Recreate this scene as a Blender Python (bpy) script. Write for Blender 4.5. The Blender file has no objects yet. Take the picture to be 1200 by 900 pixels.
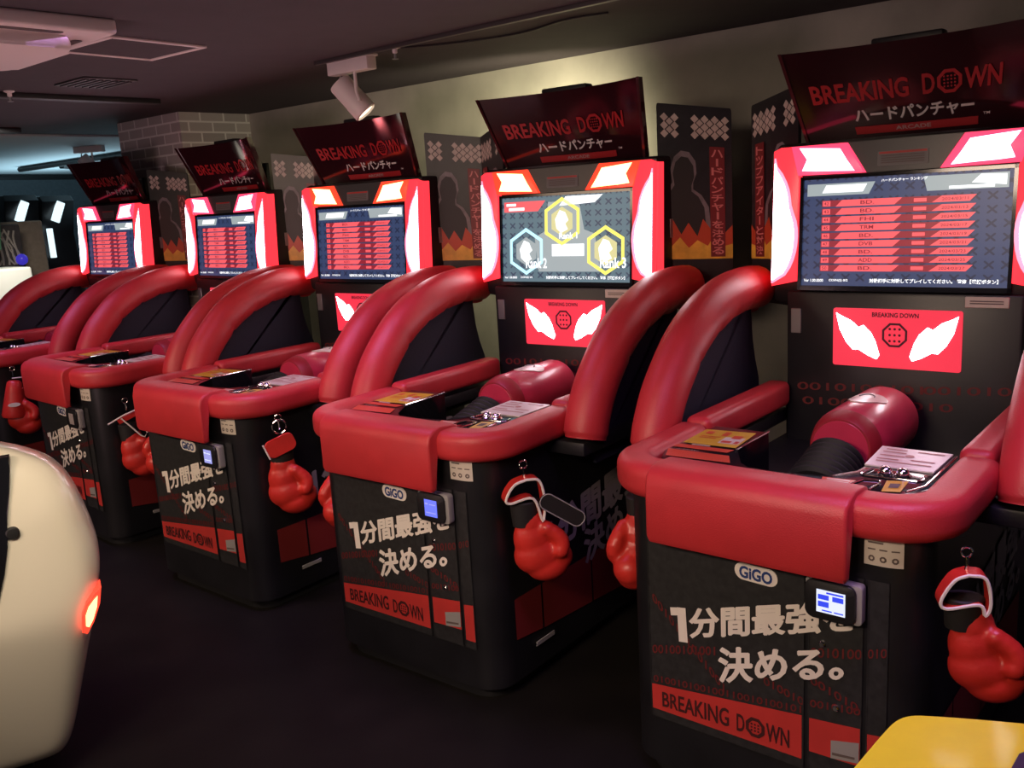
import bpy, bmesh, math, random
from mathutils import Vector, Matrix
random.seed(7)
S = bpy.context.scene
C = S.collection
PI = math.pi

# ------------------------------------------------------------------ camera
CAM = Vector((1.01439, -2.19101, 1.79185))
yaw, pit, rol = math.radians(40.10922), math.radians(-11.54714), math.radians(-3.49049)
fw = Vector((-math.sin(yaw)*math.cos(pit), math.cos(yaw)*math.cos(pit), math.sin(pit)))
r0 = Vector((math.cos(yaw), math.sin(yaw), 0)); u0 = r0.cross(fw)
R_ = r0*math.cos(rol) + u0*math.sin(rol); U_ = -r0*math.sin(rol) + u0*math.cos(rol)
cd = bpy.data.cameras.new('camera'); cam = bpy.data.objects.new('camera', cd); C.objects.link(cam)
m = Matrix((R_, U_, -fw)).transposed().to_4x4(); m.translation = CAM
cam.matrix_world = m
cd.sensor_width = 36; cd.lens = 1069.3/1200*36; cd.clip_start = .02; cd.clip_end = 60
S.camera = cam

# ------------------------------------------------------------------ world, exposure, lamps
W = bpy.data.worlds.new('world'); S.world = W; W.use_nodes = True
W.node_tree.nodes['Background'].inputs[0].default_value = (.75, .72, 1.0, 1)
W.node_tree.nodes['Background'].inputs[1].default_value = .05
S.view_settings.view_transform = 'Standard'; S.view_settings.look = 'None'
S.view_settings.gamma = 1; S.view_settings.use_curve_mapping = False
S.view_settings.exposure = 0

def lamp(name, kind, loc, target, energy, color, size=.5, size_y=None, spot=None, blend=.5, spread=None):
    l = bpy.data.lights.new(name, kind); o = bpy.data.objects.new(name, l); C.objects.link(o)
    l.energy = energy; l.color = color
    if kind == 'AREA':
        l.size = size
        if spread: l.spread = math.radians(spread)
        if size_y: l.shape = 'RECTANGLE'; l.size_y = size_y
    elif kind in ('POINT', 'SPOT'): l.shadow_soft_size = size
    if kind == 'SPOT': l.spot_size = math.radians(spot); l.spot_blend = blend
    o.location = loc
    o.rotation_euler = (Vector(target)-Vector(loc)).to_track_quat('-Z', 'Y').to_euler()
    return o
# warm ceiling lamps over the aisle behind the camera
lamp('aisle_light', 'AREA', (-.3, -2.9, 2.45), (-.6, 0, .45), 23, (1, .74, .56), 1.4, .5, spread=85)
lamp('aisle_light', 'AREA', (-3.6, -2.9, 2.45), (-3.4, 0, .45), 20, (1, .72, .50), 1.6, .5, spread=85)
# violet fill lights added under the ceiling to tint the pad tops
lamp('violet_fill', 'AREA', (.6, -.3, 2.50), (.2, .2, 0), 8, (.74, .42, 1), 1.2, .5, spread=90)
lamp('violet_fill', 'AREA', (-2.2, -.2, 2.50), (-2.4, .3, 0), 10, (.76, .42, 1), 2.0, .5, spread=90)
lamp('violet_fill', 'AREA', (-5.0, -.2, 2.50), (-5.0, .3, 0), 8, (.72, .42, 1), 2.0, .5, spread=90)
lamp('aisle_light', 'AREA', (-.35, -1.75, 2.45), (-1.75, -1.15, .8), 4.2, (1, .86, .66), .5, .3, spread=75)  # extra fill light added to brighten the car body
# pink light thrown up at the ceiling by the game screens across the aisle
lamp('pink_screen_glow', 'AREA', (-2.4, -3.0, 1.1), (-2.8, -.6, 2.5), 16, (1, .62, .66), 1.2, .8, spread=110)
# unseen fill light added behind the second machine's side board to brighten the wall
lamp('wall_fill', 'SPOT', (-2.05, 1.60, 2.02), (-2.36, 2.2, 1.90), 44, (1, .89, .58), .05, spot=160, blend=.6)
# added fill on the pale cabinet, then cool light of the far hall
lamp('far_hall_light', 'AREA', (-6.4, .7, 2.4), (-7.5, 1.4, 1.1), 7, (1, .95, .85), .5, .4, spread=80)
lamp('far_hall_light', 'AREA', (-10.3, 3.6, 1.7), (-10.3, 3.6, 2.6), 55, (.55, .85, 1), 3.0, 1.6)

# ------------------------------------------------------------------ materials
def mat(name, col, rough=.5, metal=0., emit=0., noise=0., nscale=20., bump=0., bscale=150., coat=0., spec=.5, ecol=None):
    M = bpy.data.materials.new(name); M.use_nodes = True
    nt = M.node_tree; b = nt.nodes['Principled BSDF']
    b.inputs['Base Color'].default_value = (*col, 1)
    b.inputs['Roughness'].default_value = rough; b.inputs['Metallic'].default_value = metal
    b.inputs['Specular IOR Level'].default_value = spec
    b.inputs['Coat Weight'].default_value = coat; b.inputs['Coat Roughness'].default_value = .08
    if emit:
        b.inputs['Emission Color'].default_value = (*(ecol or col), 1); b.inputs['Emission Strength'].default_value = emit
    tc = nt.nodes.new('ShaderNodeTexCoord')
    if noise:
        n = nt.nodes.new('ShaderNodeTexNoise'); n.inputs['Scale'].default_value = nscale; n.inputs['Detail'].default_value = 5
        nt.links.new(tc.outputs['Object'], n.inputs['Vector'])
        r = nt.nodes.new('ShaderNodeValToRGB')
        r.color_ramp.elements[0].position = .3; r.color_ramp.elements[1].position = .7
        r.color_ramp.elements[0].color = (*[c*(1-noise) for c in col], 1)
        r.color_ramp.elements[1].color = (*[min(1, c*(1+noise)) for c in col], 1)
        nt.links.new(n.outputs['Fac'], r.inputs['Fac']); nt.links.new(r.outputs['Color'], b.inputs['Base Color'])
    if bump:
        n2 = nt.nodes.new('ShaderNodeTexNoise'); n2.inputs['Scale'].default_value = bscale; n2.inputs['Detail'].default_value = 3
        nt.links.new(tc.outputs['Object'], n2.inputs['Vector'])
        bp_ = nt.nodes.new('ShaderNodeBump'); bp_.inputs['Strength'].default_value = bump; bp_.inputs['Distance'].default_value = .004
        nt.links.new(n2.outputs['Fac'], bp_.inputs['Height']); nt.links.new(bp_.outputs['Normal'], b.inputs['Normal'])
    return M
def glow(name, col, strength):
    M = bpy.data.materials.new(name); M.use_nodes = True
    b = M.node_tree.nodes['Principled BSDF']
    b.inputs['Base Color'].default_value = (*[c*.3 for c in col], 1); b.inputs['Roughness'].default_value = .3
    b.inputs['Emission Color'].default_value = (*col, 1); b.inputs['Emission Strength'].default_value = strength
    return M
VINYL = mat('red_vinyl', (.52, .032, .038), .42, noise=.10, nscale=7, bump=.25, bscale=260)
VINYL2 = mat('red_vinyl_rail', (.48, .028, .036), .40, noise=.10, nscale=9, bump=.2, bscale=260)
BAGRED = mat('red_bag', (.52, .03, .07), .34, noise=.08, nscale=12, bump=.08, coat=.25)
BAGDARK = mat('dark_red_band', (.30, .012, .02), .5)
BLACK = mat('black_lacquer', (.010, .010, .012), .38, noise=.3, nscale=6, bump=.05)
BLACKP = mat('black_plastic', (.012, .012, .014), .45, bump=.1)
GLOSSB = mat('gloss_black', (.008, .008, .010), .12, coat=.4)
RUBBER = mat('black_rubber', (.012, .012, .013), .55)
GRAPH = mat('dark_graphic', (.020, .020, .021), .5, noise=.35, nscale=45)
NET = mat('navy_net', (.012, .013, .028), .8, bump=.5, bscale=320)
KICK = mat('red_print', (.50, .035, .03), .5, noise=.08, nscale=10)
INKR = mat('dark_red_ink', (.13, .012, .012), .6)
INKK = mat('black_ink', (.05, .008, .008), .6)
WHITE = mat('white_print', (.80, .74, .68), .5)
GREYPR = mat('grey_print', (.34, .30, .30), .5)
NAVY = mat('navy_ink', (.02, .05, .20), .5)
PAPER = mat('sticker_paper', (.62, .56, .48), .6, noise=.05)
INK = mat('grey_ink', (.12, .09, .08), .7)
YELLOW = mat('yellow_print', (.62, .40, .03), .35, noise=.06)
ORANGE = mat('orange_red_print', (.62, .07, .03), .3, coat=.3)
CREAM = mat('cream_plate', (.66, .60, .50), .35, noise=.05, nscale=30)
CHROME = mat('chrome', (.85, .84, .85), .12, metal=1)
STEEL = mat('dull_steel', (.35, .35, .36), .4, metal=.8)
GREYPL = mat('grey_plastic', (.30, .29, .28), .5)
SIGN = mat('sign_acrylic', (.028, .006, .010), .13, coat=.6, noise=.4, nscale=3)
SIGNR = mat('sign_red', (.40, .02, .025), .4)
SIGNW = mat('sign_white', (.68, .64, .64), .4)
PANELG = mat('panel_grey', (.06, .06, .062), .3)
PLATEG = mat('plate_grey', (.16, .15, .16), .4)
LRED = glow('lit_red', (1, .03, .045), 1.7)
LPINK = glow('lit_pink', (1, .18, .28), 2.6)
LWHITE = glow('lit_white', (1, .86, .93), 11)
LORANGE = glow('lit_red_orange', (1, .05, .02), 1.6)
LWARM = glow('lit_warm_white', (1, .55, .22), 4.5)
LWARMW = glow('lit_core_warm', (1, .80, .62), 8)
EYER = glow('lit_eye_red', (1, .045, .085), .85)
def crosses(name, bg, fg):
    M = glow(name, bg, 1.0); nt = M.node_tree; b = nt.nodes['Principled BSDF']; L = nt.links.new
    tc = nt.nodes.new('ShaderNodeTexCoord'); sx = nt.nodes.new('ShaderNodeSeparateXYZ'); L(tc.outputs['Object'], sx.inputs[0])
    def mth(op, a, c=None):
        n = nt.nodes.new('ShaderNodeMath'); n.operation = op
        for k, v in enumerate((a, c)):
            if v is None: continue
            if isinstance(v, (int, float)): n.inputs[k].default_value = v
            else: L(v, n.inputs[k])
        return n.outputs[0]
    u = mth('ABSOLUTE', mth('SUBTRACT', mth('FRACT', mth('MULTIPLY', sx.outputs['X'], 19)), .5))
    v = mth('ABSOLUTE', mth('SUBTRACT', mth('FRACT', mth('MULTIPLY', sx.outputs['Z'], 22)), .5))
    k = mth('MULTIPLY', mth('LESS_THAN', mth('ABSOLUTE', mth('SUBTRACT', u, v)), .10), mth('LESS_THAN', mth('MAXIMUM', u, v), .30))
    mx = nt.nodes.new('ShaderNodeMixRGB'); L(k, mx.inputs[0]); mx.inputs[1].default_value = (*bg, 1); mx.inputs[2].default_value = (*fg, 1)
    L(mx.outputs[0], b.inputs['Emission Color']); return M
SCRBG = crosses('screen_navy', (.035, .055, .13), (.014, .020, .05))
SCRX = glow('screen_dark', (.015, .022, .06), 1.0)
SCRBAR = glow('screen_salmon', (.95, .12, .14), 1.0)
SCRDK = glow('screen_maroon', (.28, .02, .035), 1.0)
SCRW = glow('screen_white', (.95, .98, 1), 1.25)
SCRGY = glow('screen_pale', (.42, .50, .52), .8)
SCRY = glow('screen_yellow', (1, .88, .16), 1.15)
SCRC = glow('screen_cyan', (.50, .85, 1), 1.25)
SCRG = crosses('screen_teal', (.10, .17, .21), (.03, .045, .09))
LCDW = glow('lcd_white', (.75, .82, 1), 1.0)
LCDB = glow('lcd_blue', (.04, .07, .85), 1.0)
LCDM = glow('lcd_blue_bright', (.16, .20, 1), 1.0)
LCDL = glow('lcd_lavender', (.36, .38, .85), .9)
BANNER = mat('banner_black', (.014, .014, .018), .34, noise=.3)
BDIAM = mat('banner_diamond', (.50, .47, .42), .4, noise=.2)
BSTRIP = mat('banner_red', (.16, .012, .016), .4)
BTEXT = mat('banner_text', (.60, .20, .20), .4)
BHALO = mat('banner_halo', (.16, .16, .18), .4, noise=.3)
BFLR = mat('banner_flame_red', (.45, .06, .02), .4)
BFLY = mat('banner_flame_yellow', (.68, .42, .05), .4, noise=.2)
CARW = mat('cream_white_paint', (.90, .84, .68), .22, coat=.5)
YBODY = mat('yellow_paint', (.97, .86, .025), .40, coat=.15, noise=.03)
GLOVE = mat('glove_red', (.56, .028, .02), .38, bump=.3, bscale=60, noise=.12, nscale=12)
GLOVEK = mat('glove_black', (.012, .011, .011), .6)
TRIM = mat('white_piping', (.80, .74, .66), .5)
LENSG = mat('lens_glass', (.5, .45, .4), .1)
ACW = mat('ac_white', (.74, .64, .62), .5)
ACD = mat('ac_slot', (.10, .08, .08), .7)
LAMPW = mat('lamp_white', (.74, .68, .66), .45)

def brick_mat():
    M = mat('grey_brick', (.2, .2, .2), .85); nt = M.node_tree; b = nt.nodes['Principled BSDF']
    tc = nt.nodes.new('ShaderNodeTexCoord'); mp = nt.nodes.new('ShaderNodeMapping')
    sx = nt.nodes.new('ShaderNodeSeparateXYZ'); ad = nt.nodes.new('ShaderNodeMath'); ad.operation = 'ADD'
    cb = nt.nodes.new('ShaderNodeCombineXYZ')
    nt.links.new(tc.outputs['Object'], sx.inputs[0]); nt.links.new(sx.outputs['X'], ad.inputs[0]); nt.links.new(sx.outputs['Y'], ad.inputs[1])
    nt.links.new(ad.outputs[0], cb.inputs['X']); nt.links.new(sx.outputs['Z'], cb.inputs['Y'])
    br = nt.nodes.new('ShaderNodeTexBrick'); br.inputs['Scale'].default_value = 1
    br.inputs['Brick Width'].default_value = .20; br.inputs['Row Height'].default_value = .075; br.inputs['Mortar Size'].default_value = .007
    br.inputs['Color1'].default_value = (.40, .37, .35, 1); br.inputs['Color2'].default_value = (.54, .50, .47, 1); br.inputs['Mortar'].default_value = (.80, .78, .74, 1)
    nt.links.new(cb.outputs[0], br.inputs['Vector']); nt.links.new(br.outputs['Color'], b.inputs['Base Color'])
    return M
BRICK = brick_mat()
WALLM = mat('plaster_wall', (.40, .385, .33), .85, noise=.16, nscale=3.5, bump=.25, bscale=30)
CEILM = mat('dark_ceiling', (.052, .040, .048), .85, noise=.06, nscale=8, bump=.1, bscale=90)
FLOORM = mat('dark_floor', (.009, .008, .007), .5, noise=.25, nscale=4, spec=.2)

# ------------------------------------------------------------------ helpers
def link(name, me, mats, parent=None):
    o = bpy.data.objects.new(name, me); C.objects.link(o)
    for q in (mats if isinstance(mats, (list, tuple)) else [mats]): me.materials.append(q)
    if parent: o.parent = parent
    return o
def tag(o, label, cat, group=None, kind=None):
    if label: o['label'] = label
    if cat: o['category'] = cat
    if group: o['group'] = group
    if kind: o['kind'] = kind
    return o
def empty(name, loc=(0, 0, 0), rz=0):
    o = bpy.data.objects.new(name, None); C.objects.link(o); o.location = loc; o.rotation_euler = (0, 0, rz); o.empty_display_size = .1
    return o
def copy_tree(o, parent=None, skip=()):
    c = o.copy(); C.objects.link(c)
    if parent: c.parent = parent
    for ch in list(o.children):
        if ch.name.split('.')[0] in skip: continue
        copy_tree(ch, c, skip)
    return c
class MB:
    def __init__(s): s.bm = bmesh.new(); s.mi = 0
    def face(s, vs):
        try: f = s.bm.faces.new(vs); f.material_index = s.mi; return f
        except ValueError: return None
    def poly(s, pts):
        return s.face([s.bm.verts.new(p) for p in pts])
    def box(s, x0, x1, y0, y1, z0, z1, bev=0, seg=2, M=None):
        r = bmesh.ops.create_cube(s.bm, size=1)
        for v in r['verts']:
            v.co = Vector((x0+(v.co.x+.5)*(x1-x0), y0+(v.co.y+.5)*(y1-y0), z0+(v.co.z+.5)*(z1-z0)))
        fs = {f for v in r['verts'] for f in v.link_faces}
        for f in fs: f.material_index = s.mi
        vs = r['verts']
        if bev:
            es = {e for v in vs for e in v.link_edges}
            q = bmesh.ops.bevel(s.bm, geom=list(es), offset=bev, segments=seg, affect='EDGES', profile=.5)
            for f in q['faces']: f.material_index = s.mi
            vs = list({v for f in q['faces'] for v in f.verts} | {v for v in vs if v.is_valid})
        if M is not None:
            for v in vs: v.co = M @ v.co
    def prism(s, pts, f, d0, d1, bev=0, seg=2):
        "pts 2-D outline; f(a,b,d) -> xyz"
        A = [s.bm.verts.new(f(a, b, d0)) for a, b in pts]; B = [s.bm.verts.new(f(a, b, d1)) for a, b in pts]
        fs = [s.face(A), s.face(list(reversed(B)))]
        n = len(pts)
        for i in range(n): fs.append(s.face([A[i], B[i], B[(i+1) % n], A[(i+1) % n]]))
        if bev:
            es = {e for fc in fs[:2] for e in fc.edges}
            q = bmesh.ops.bevel(s.bm, geom=list(es), offset=bev, segments=seg, affect='EDGES', profile=.5)
            for fc in q['faces']: fc.material_index = s.mi
    def sweep(s, path, prof, cap=True, closed=False):
        "path: list of (pos, nrm, bin, scale); prof: list of (u,v)"
        rings = []
        for p, n, b, sc in path:
            rings.append([s.bm.verts.new(Vector(p)+Vector(n)*u*sc+Vector(b)*v*sc) for u, v in prof])
        k = len(prof)
        N = len(rings)
        for i in range(N if closed else N-1):
            A, B = rings[i], rings[(i+1) % N]
            for j in range(k): s.face([A[j], A[(j+1) % k], B[(j+1) % k], B[j]])
        if cap and not closed:
            s.face(list(reversed(rings[0]))); s.face(rings[-1])
        return rings
    def tube(s, pts, r, seg=10, closed=False, up=(0, 0, 1)):
        pts = [Vector(p) for p in pts]; N = len(pts); path = []
        for i, p in enumerate(pts):
            if closed: t = pts[(i+1) % N]-pts[i-1]
            else: t = pts[min(i+1, N-1)]-pts[max(i-1, 0)]
            t.normalize(); uu = Vector(up)
            if abs(t.dot(uu)) > .95: uu = Vector((1, 0, 0))
            n = t.cross(uu).normalized(); b = n.cross(t)
            path.append((p, n, b, r[i] if isinstance(r, (list, tuple)) else r))
        prof = [(math.cos(2*PI*k/seg), math.sin(2*PI*k/seg)) for k in range(seg)]
        s.sweep(path, prof, True, closed)
    def cyl(s, p0, p1, r0_, r1=None, seg=24):
        s.tube([p0, p1], [r0_, r0_ if r1 is None else r1], seg)
    def lathe(s, o, ax, prof, seg=32):
        "prof: (r, d) along axis ax from o"
        ax = Vector(ax).normalized(); uu = Vector((0, 0, 1)) if abs(ax.z) < .9 else Vector((1, 0, 0))
        n = ax.cross(uu).normalized(); b = n.cross(ax); o = Vector(o); rings = []
        for r, d in prof:
            rings.append([s.bm.verts.new(o+ax*d+(n*math.cos(2*PI*k/seg)+b*math.sin(2*PI*k/seg))*max(r, 1e-4)) for k in range(seg)])
        for A, B in zip(rings, rings[1:]):
            for j in range(seg): s.face([A[j], A[(j+1) % seg], B[(j+1) % seg], B[j]])
        s.face(list(reversed(rings[0]))); s.face(rings[-1])
    def ball(s, c, r, M=None, sub=3):
        q = bmesh.ops.create_icosphere(s.bm, subdivisions=sub, radius=1)
        r = r if isinstance(r, (tuple, list)) else (r, r, r)
        for v in q['verts']:
            v.co = Vector((v.co.x*r[0], v.co.y*r[1], v.co.z*r[2]))
            if M is not None: v.co = M @ v.co
            v.co += Vector(c)
        for f in {f for v in q['verts'] for f in v.link_faces}: f.material_index = s.mi
    def build(s, name, mats, parent=None, smooth=True, sharp=40):
        bmesh.ops.recalc_face_normals(s.bm, faces=s.bm.faces)
        me = bpy.data.meshes.new(name); s.bm.to_mesh(me); s.bm.free()
        if smooth:
            for p in me.polygons: p.use_smooth = True
            me.set_sharp_from_angle(angle=math.radians(sharp))
        return link(name, me, mats, parent)

_tc = {}
def glyphs(txt, bold=0.):
    key = (txt, bold)
    if key in _tc: return _tc[key]
    c = bpy.data.curves.new('lettering', 'FONT'); c.body = txt; c.size = 1; c.offset = bold; c.resolution_u = 3
    o = bpy.data.objects.new('lettering', c); C.objects.link(o)
    dg = bpy.context.evaluated_depsgraph_get(); dg.update()
    me = bpy.data.meshes.new_from_object(o.evaluated_get(dg))
    vs = [(v.co.x, v.co.y) for v in me.vertices]; fs = [tuple(p.vertices) for p in me.polygons]
    bpy.data.objects.remove(o); bpy.data.curves.remove(c); bpy.data.meshes.remove(me)
    _tc[key] = (vs, fs); return _tc[key]
def text_into(mb, txt, f, bold=0.):
    "f(s,t) maps the unit box of the lettering onto the surface"
    vs, fs = glyphs(txt, bold)
    x0 = min(v[0] for v in vs); x1 = max(v[0] for v in vs); y0 = min(v[1] for v in vs); y1 = max(v[1] for v in vs)
    V = [mb.bm.verts.new(f((x-x0)/(x1-x0), (y-y0)/max(y1-y0, 1e-6))) for x, y in vs]
    for q in fs: mb.face([V[i] for i in q])
def heavy(mb, txt, f, bold=.012, dx=.005, dy=.022, nv=(0, -.0004, 0)):
    nv = Vector(nv)
    for k, (a, c) in enumerate(((-dx, 0), (dx, 0), (0, dy), (0, -dy))): text_into(mb, txt, lambda s, t: f(s+a, t+c)+nv*k, bold)
def quad(bl, br, tr, tl):
    bl, br, tr, tl = map(Vector, (bl, br, tr, tl))
    return lambda s, t: (bl*(1-s)+br*s)*(1-t)+(tl*(1-s)+tr*s)*t
def decal(mb, f, n=1, m=1):
    V = [[mb.bm.verts.new(f(i/n, j/m)) for j in range(m+1)] for i in range(n+1)]
    for i in range(n):
        for j in range(m): mb.face([V[i][j], V[i+1][j], V[i+1][j+1], V[i][j+1]])
def plate(mb, f, s0, s1, t0, t1, n=1, m=1):
    decal(mb, lambda s, t: f(s0+(s1-s0)*s, t0+(t1-t0)*t), n, m)
def rr(x0, x1, y0, y1, r, seg=6):
    out = []
    for cx, cy, a in ((x1-r, y0+r, -PI/2), (x1-r, y1-r, 0), (x0+r, y1-r, PI/2), (x0+r, y0+r, PI)):
        for k in range(seg+1): out.append((cx+r*math.cos(a+PI/2*k/seg), cy+r*math.sin(a+PI/2*k/seg)))
    return out
def catmull(pts, n=8):
    pts = [Vector(p) for p in pts]; P = [pts[0]*2-pts[1]]+pts+[pts[-1]*2-pts[-2]]; out = []
    for i in range(1, len(P)-2):
        a, b, c, d = P[i-1:i+3]
        for k in range(n):
            t = k/n; out.append(.5*((2*b)+(c-a)*t+(2*a-5*b+4*c-d)*t*t+(3*b-a-3*c+d)*t**3))
    out.append(pts[-1]); return out
def oct_ring(mb, f, r0_, r1, c=(.5, .5), asp=1.):
    A = [(c[0]+r1*asp*math.cos(PI/8+k*PI/4), c[1]+r1*math.sin(PI/8+k*PI/4)) for k in range(8)]
    B = [(c[0]+r0_*asp*math.cos(PI/8+k*PI/4), c[1]+r0_*math.sin(PI/8+k*PI/4)) for k in range(8)]
    for k in range(8): mb.poly([f(*A[k]), f(*A[(k+1) % 8]), f(*B[(k+1) % 8]), f(*B[k])])

# ------------------------------------------------------------------ the setting
CZ = 2.54; WY = 2.2
def struct(name, mb, mt, label=None):
    o = mb.build(name, mt); o['kind'] = 'structure'
    if label: o['label'] = label
    return o
b = MB(); b.box(-14, 5, -6, 6.5, -.1, 0); struct('floor', b, FLOORM)
b = MB(); b.box(-14, 5, -6, 6.5, CZ, CZ+.1); struct('ceiling', b, CEILM)
b = MB(); b.box(-6.05, 5, WY, WY+.12, 0, CZ); struct('wall_back', b, WALLM)
b = MB(); b.box(-6.06, -5.17, 1.6, WY+.6, 0, CZ); struct('wall_pillar', b, BRICK)
b = MB(); b.box(-14, -7.0, -6, 6.5, CZ-.015, CZ+.02); struct('ceiling_far', b, mat('pale_ceiling', (.55, .60, .62), .8))
b = MB(); b.box(-14.1, -14, -6, 6.5, 0, CZ); struct('wall_left', b, mat('far_wall', (.22, .27, .30), .8, noise=.1))
b = MB(); b.box(-14, -6.06, 6.4, 6.5, 0, CZ); struct('wall_far', b, mat('far_back_wall', (.30, .33, .33), .8, noise=.1))

# ------------------------------------------------------------------ punching machine
def cy(z): return 1.157+(z-1.396)*.0757          # front plane of the screen head
def head(x, z, d=0.): return Vector((x, cy(z)-d, z))
HB, HR = .435, .105                               # base half width and corner radius
def base_outline(y1=1.22, inset=0.):
    h = HB-inset; pts = []
    for k in range(9):
        a = PI+PI/2*k/8; pts.append((-h+HR+HR*math.cos(a), inset+HR+HR*math.sin(a)))
    for k in range(9):
        a = -PI/2+PI/2*k/8; pts.append((h-HR+HR*math.cos(a), inset+HR+HR*math.sin(a)))
    return pts+[(h, y1), (-h, y1)]
def skin(x, d=.004):
    "point on the front skin by signed distance from the centre line, wrapping round the corners"
    fl = HB-HR; s = abs(x); sg = 1 if x >= 0 else -1
    if s <= fl: return Vector((x, -d, 0))
    a = (s-fl)/HR
    if a <= PI/2: return Vector((sg*(fl+(HR+d)*math.sin(a)), HR-(HR+d)*math.cos(a), 0))
    return Vector((sg*(HB+d), HR+(s-fl-HR*PI/2), 0))
def sk(x, z, d=.004): v = skin(x, d); v.z = z; return v
def skq(x0, x1, z00, z10, z11, z01, d=.004):
    return lambda s, t: sk(x0+(x1-x0)*s, (z00*(1-s)+z10*s)*(1-t)+(z01*(1-s)+z11*s)*t, d)

def make_base(root):
    b = MB(); f = lambda a, c, d: (a, c, d)
    b.prism(base_outline(), f, .05, .80)
    # upper wall ring round the bag well
    out = base_outline(); inn = [(x*.86 if abs(x) > .3 else x*.9, max(y, .06) if y < 1.0 else y) for x, y in out]
    A = [[b.bm.verts.new((x, y, z)) for x, y in o] for o, z in ((out, .80), (out, .94), (inn, .94), (inn, .80))]
    for k in range(3):
        for i in range(len(out)-1): b.face([A[k][i], A[k][i+1], A[k+1][i+1], A[k+1][i]])
    base = b.build('base_cabinet', BLACK, root, sharp=30)
    p = MB(); p.prism(base_outline(1.18, .03), f, 0, .06); p.build('plinth', BLACKP, base)
    # front door panels
    for nm, x0, x1 in (('front_panel', -.345, .135), ('service_door', .146, .289), ('side_strip_panel', .300, .350)):
        q = MB()
        n = 1 if x1 < .33 else 6
        decal(q, skq(x0, x1, .205, .205, .80, .80, .003), n); 
        for (xa, xb) in ((x0, x0+.003), (x1-.003, x1)): decal(q, skq(xa, xb, .205, .205, .80, .80, .005))
        pn = q.build(nm, GRAPH, base)
        q = MB()
        if nm == 'front_panel':
            decal(q, skq(-.341, .129, .232, .234, .366, .313), 4); k = q.build('kick_strip', KICK, pn)
            q = MB()
            text_into(q, 'BREAKING', skq(-.306, -.086, .248, .255, .314, .298, .0062), .018); q.build('kick_lettering', INKK, pn); q = MB()
            text_into(q, 'D', skq(-.062, -.038, .254, .254, .310, .308, .0062), .018); q.build('kick_lettering', INKK, pn); q = MB()
            text_into(q, 'WN', skq(.027, .095, .254, .254, .310, .309, .0062), .018); q.build('kick_lettering', INKK, pn); q = MB()
            ff = skq(-.034, .023, .252, .252, .312, .312, .0062); oct_ring(q, ff, .36, .54)
            for i in range(3):
                for j in range(3): plate(q, ff, .26+i*.18, .36+i*.18, .28+j*.16, .38+j*.16)
            q.build('octagon_emblem', INKK, pn)
        elif nm == 'service_door':
            decal(q, skq(.150, .286, .266, .270, .380, .366), 2); q.build('kick_strip', KICK, pn)
            q = MB(); decal(q, skq(.210, .284, .268, .279, .339, .321, .0055)); st = q.build('grey_label', GREYPL, pn)
            q = MB(); decal(q, skq(.214, .274, .279, .287, .294, .287, .0065)); q.build('label_print', INK, st)
            for x, z in ((.222, .419), (.184, .593)):
                q = MB(); q.lathe(sk(x, z, .002), (0, -1, 0), [(.009, 0), (.009, .006), (.006, .009), (.001, .009)], 14); q.build('lock', CHROME, pn)
        else:
            decal(q, skq(.304, .348, .236, .236, .378, .372), 5); q.build('kick_strip', KICK, pn)
    # slogan in two rows, its base line climbing to the right
    q = MB()
    heavy(q, '分間最強を', skq(-.206, .268, .502, .652, .738, .594, .0065), .012, .006); q.build('slogan_lettering', WHITE, base); q = MB()
    for pts in (((-.243, .480), (-.214, .484), (-.219, .592), (-.247, .588)), ((-.270, .582), (-.2435, .588), (-.2445, .563), (-.268, .557))): q.poly([sk(x, z, .0065) for x, z in pts])
    q.build('slogan_lettering', WHITE, base); q = MB()
    heavy(q, '決める。', skq(-.115, .240, .388, .508, .600, .497, .0065), .012, .008)
    q.build('slogan_lettering', WHITE, base)
    q = MB()
    q.prism(rr(-.0625, .0625, .722, .772, .025), lambda a, c, d: (a, -.004-d, c-.012*a/.06*.2), 0, .003)
    bd = q.build('brand_badge', WHITE, base)
    q = MB(); text_into(q, 'GiGO', quad((-.048, -.0085, .730), (.048, -.0085, .726), (.048, -.0085, .762), (-.048, -.0085, .766)), .035)
    q.build('badge_lettering', NAVY, bd)
    # faint rows of digits printed on the panels
    q = MB()
    for (x0, x1, za, zb, h, t) in ((-.336, -.127, .415, .468, .028, '00100101001'), (.152, .287, .545, .578, .028, '0010100'), (.302, .348, .585, .600, .026, '010'),
                                   (-.335, .128, .322, .372, .022, '010010100100110010100101'), (-.331, -.100, .590, .360, .026, '0010101001001'),
                                   (.152, .286, .400, .418, .022, '0010100'), (.02, .135, .425, .395, .024, '010010'), (.152, .280, .470, .425, .024, '001010')):
        q = MB(); text_into(q, t, skq(x0, x1, za, zb, zb+h, za+h, .0045), .01); q.build('digit_print', INKR, base)
    # paper notice at the corner under the bumper
    q = MB(); decal(q, skq(.288, .380, .842, .842, .936, .936, .004), 6); nt = q.build('paper_notice', PAPER, base)
    q = MB()
    for i, (a, w) in enumerate(((.82, .36), (.72, .38), (.62, .40))): plate(q, skq(.288, .380, .842, .842, .936, .936, .0055), .10, .10+w, a, a+.05)
    for i in range(3):
        plate(q, skq(.288, .380, .842, .842, .936, .936, .0055), .10+i*.30, .30+i*.30, .44, .48)
        oct_ring(q, lambda s, t: skq(.288, .380, .842, .842, .936, .936, .0055)(s, t), .04, .09, (.2+i*.3, .2))
    q.build('notice_print', INK, nt)
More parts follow.
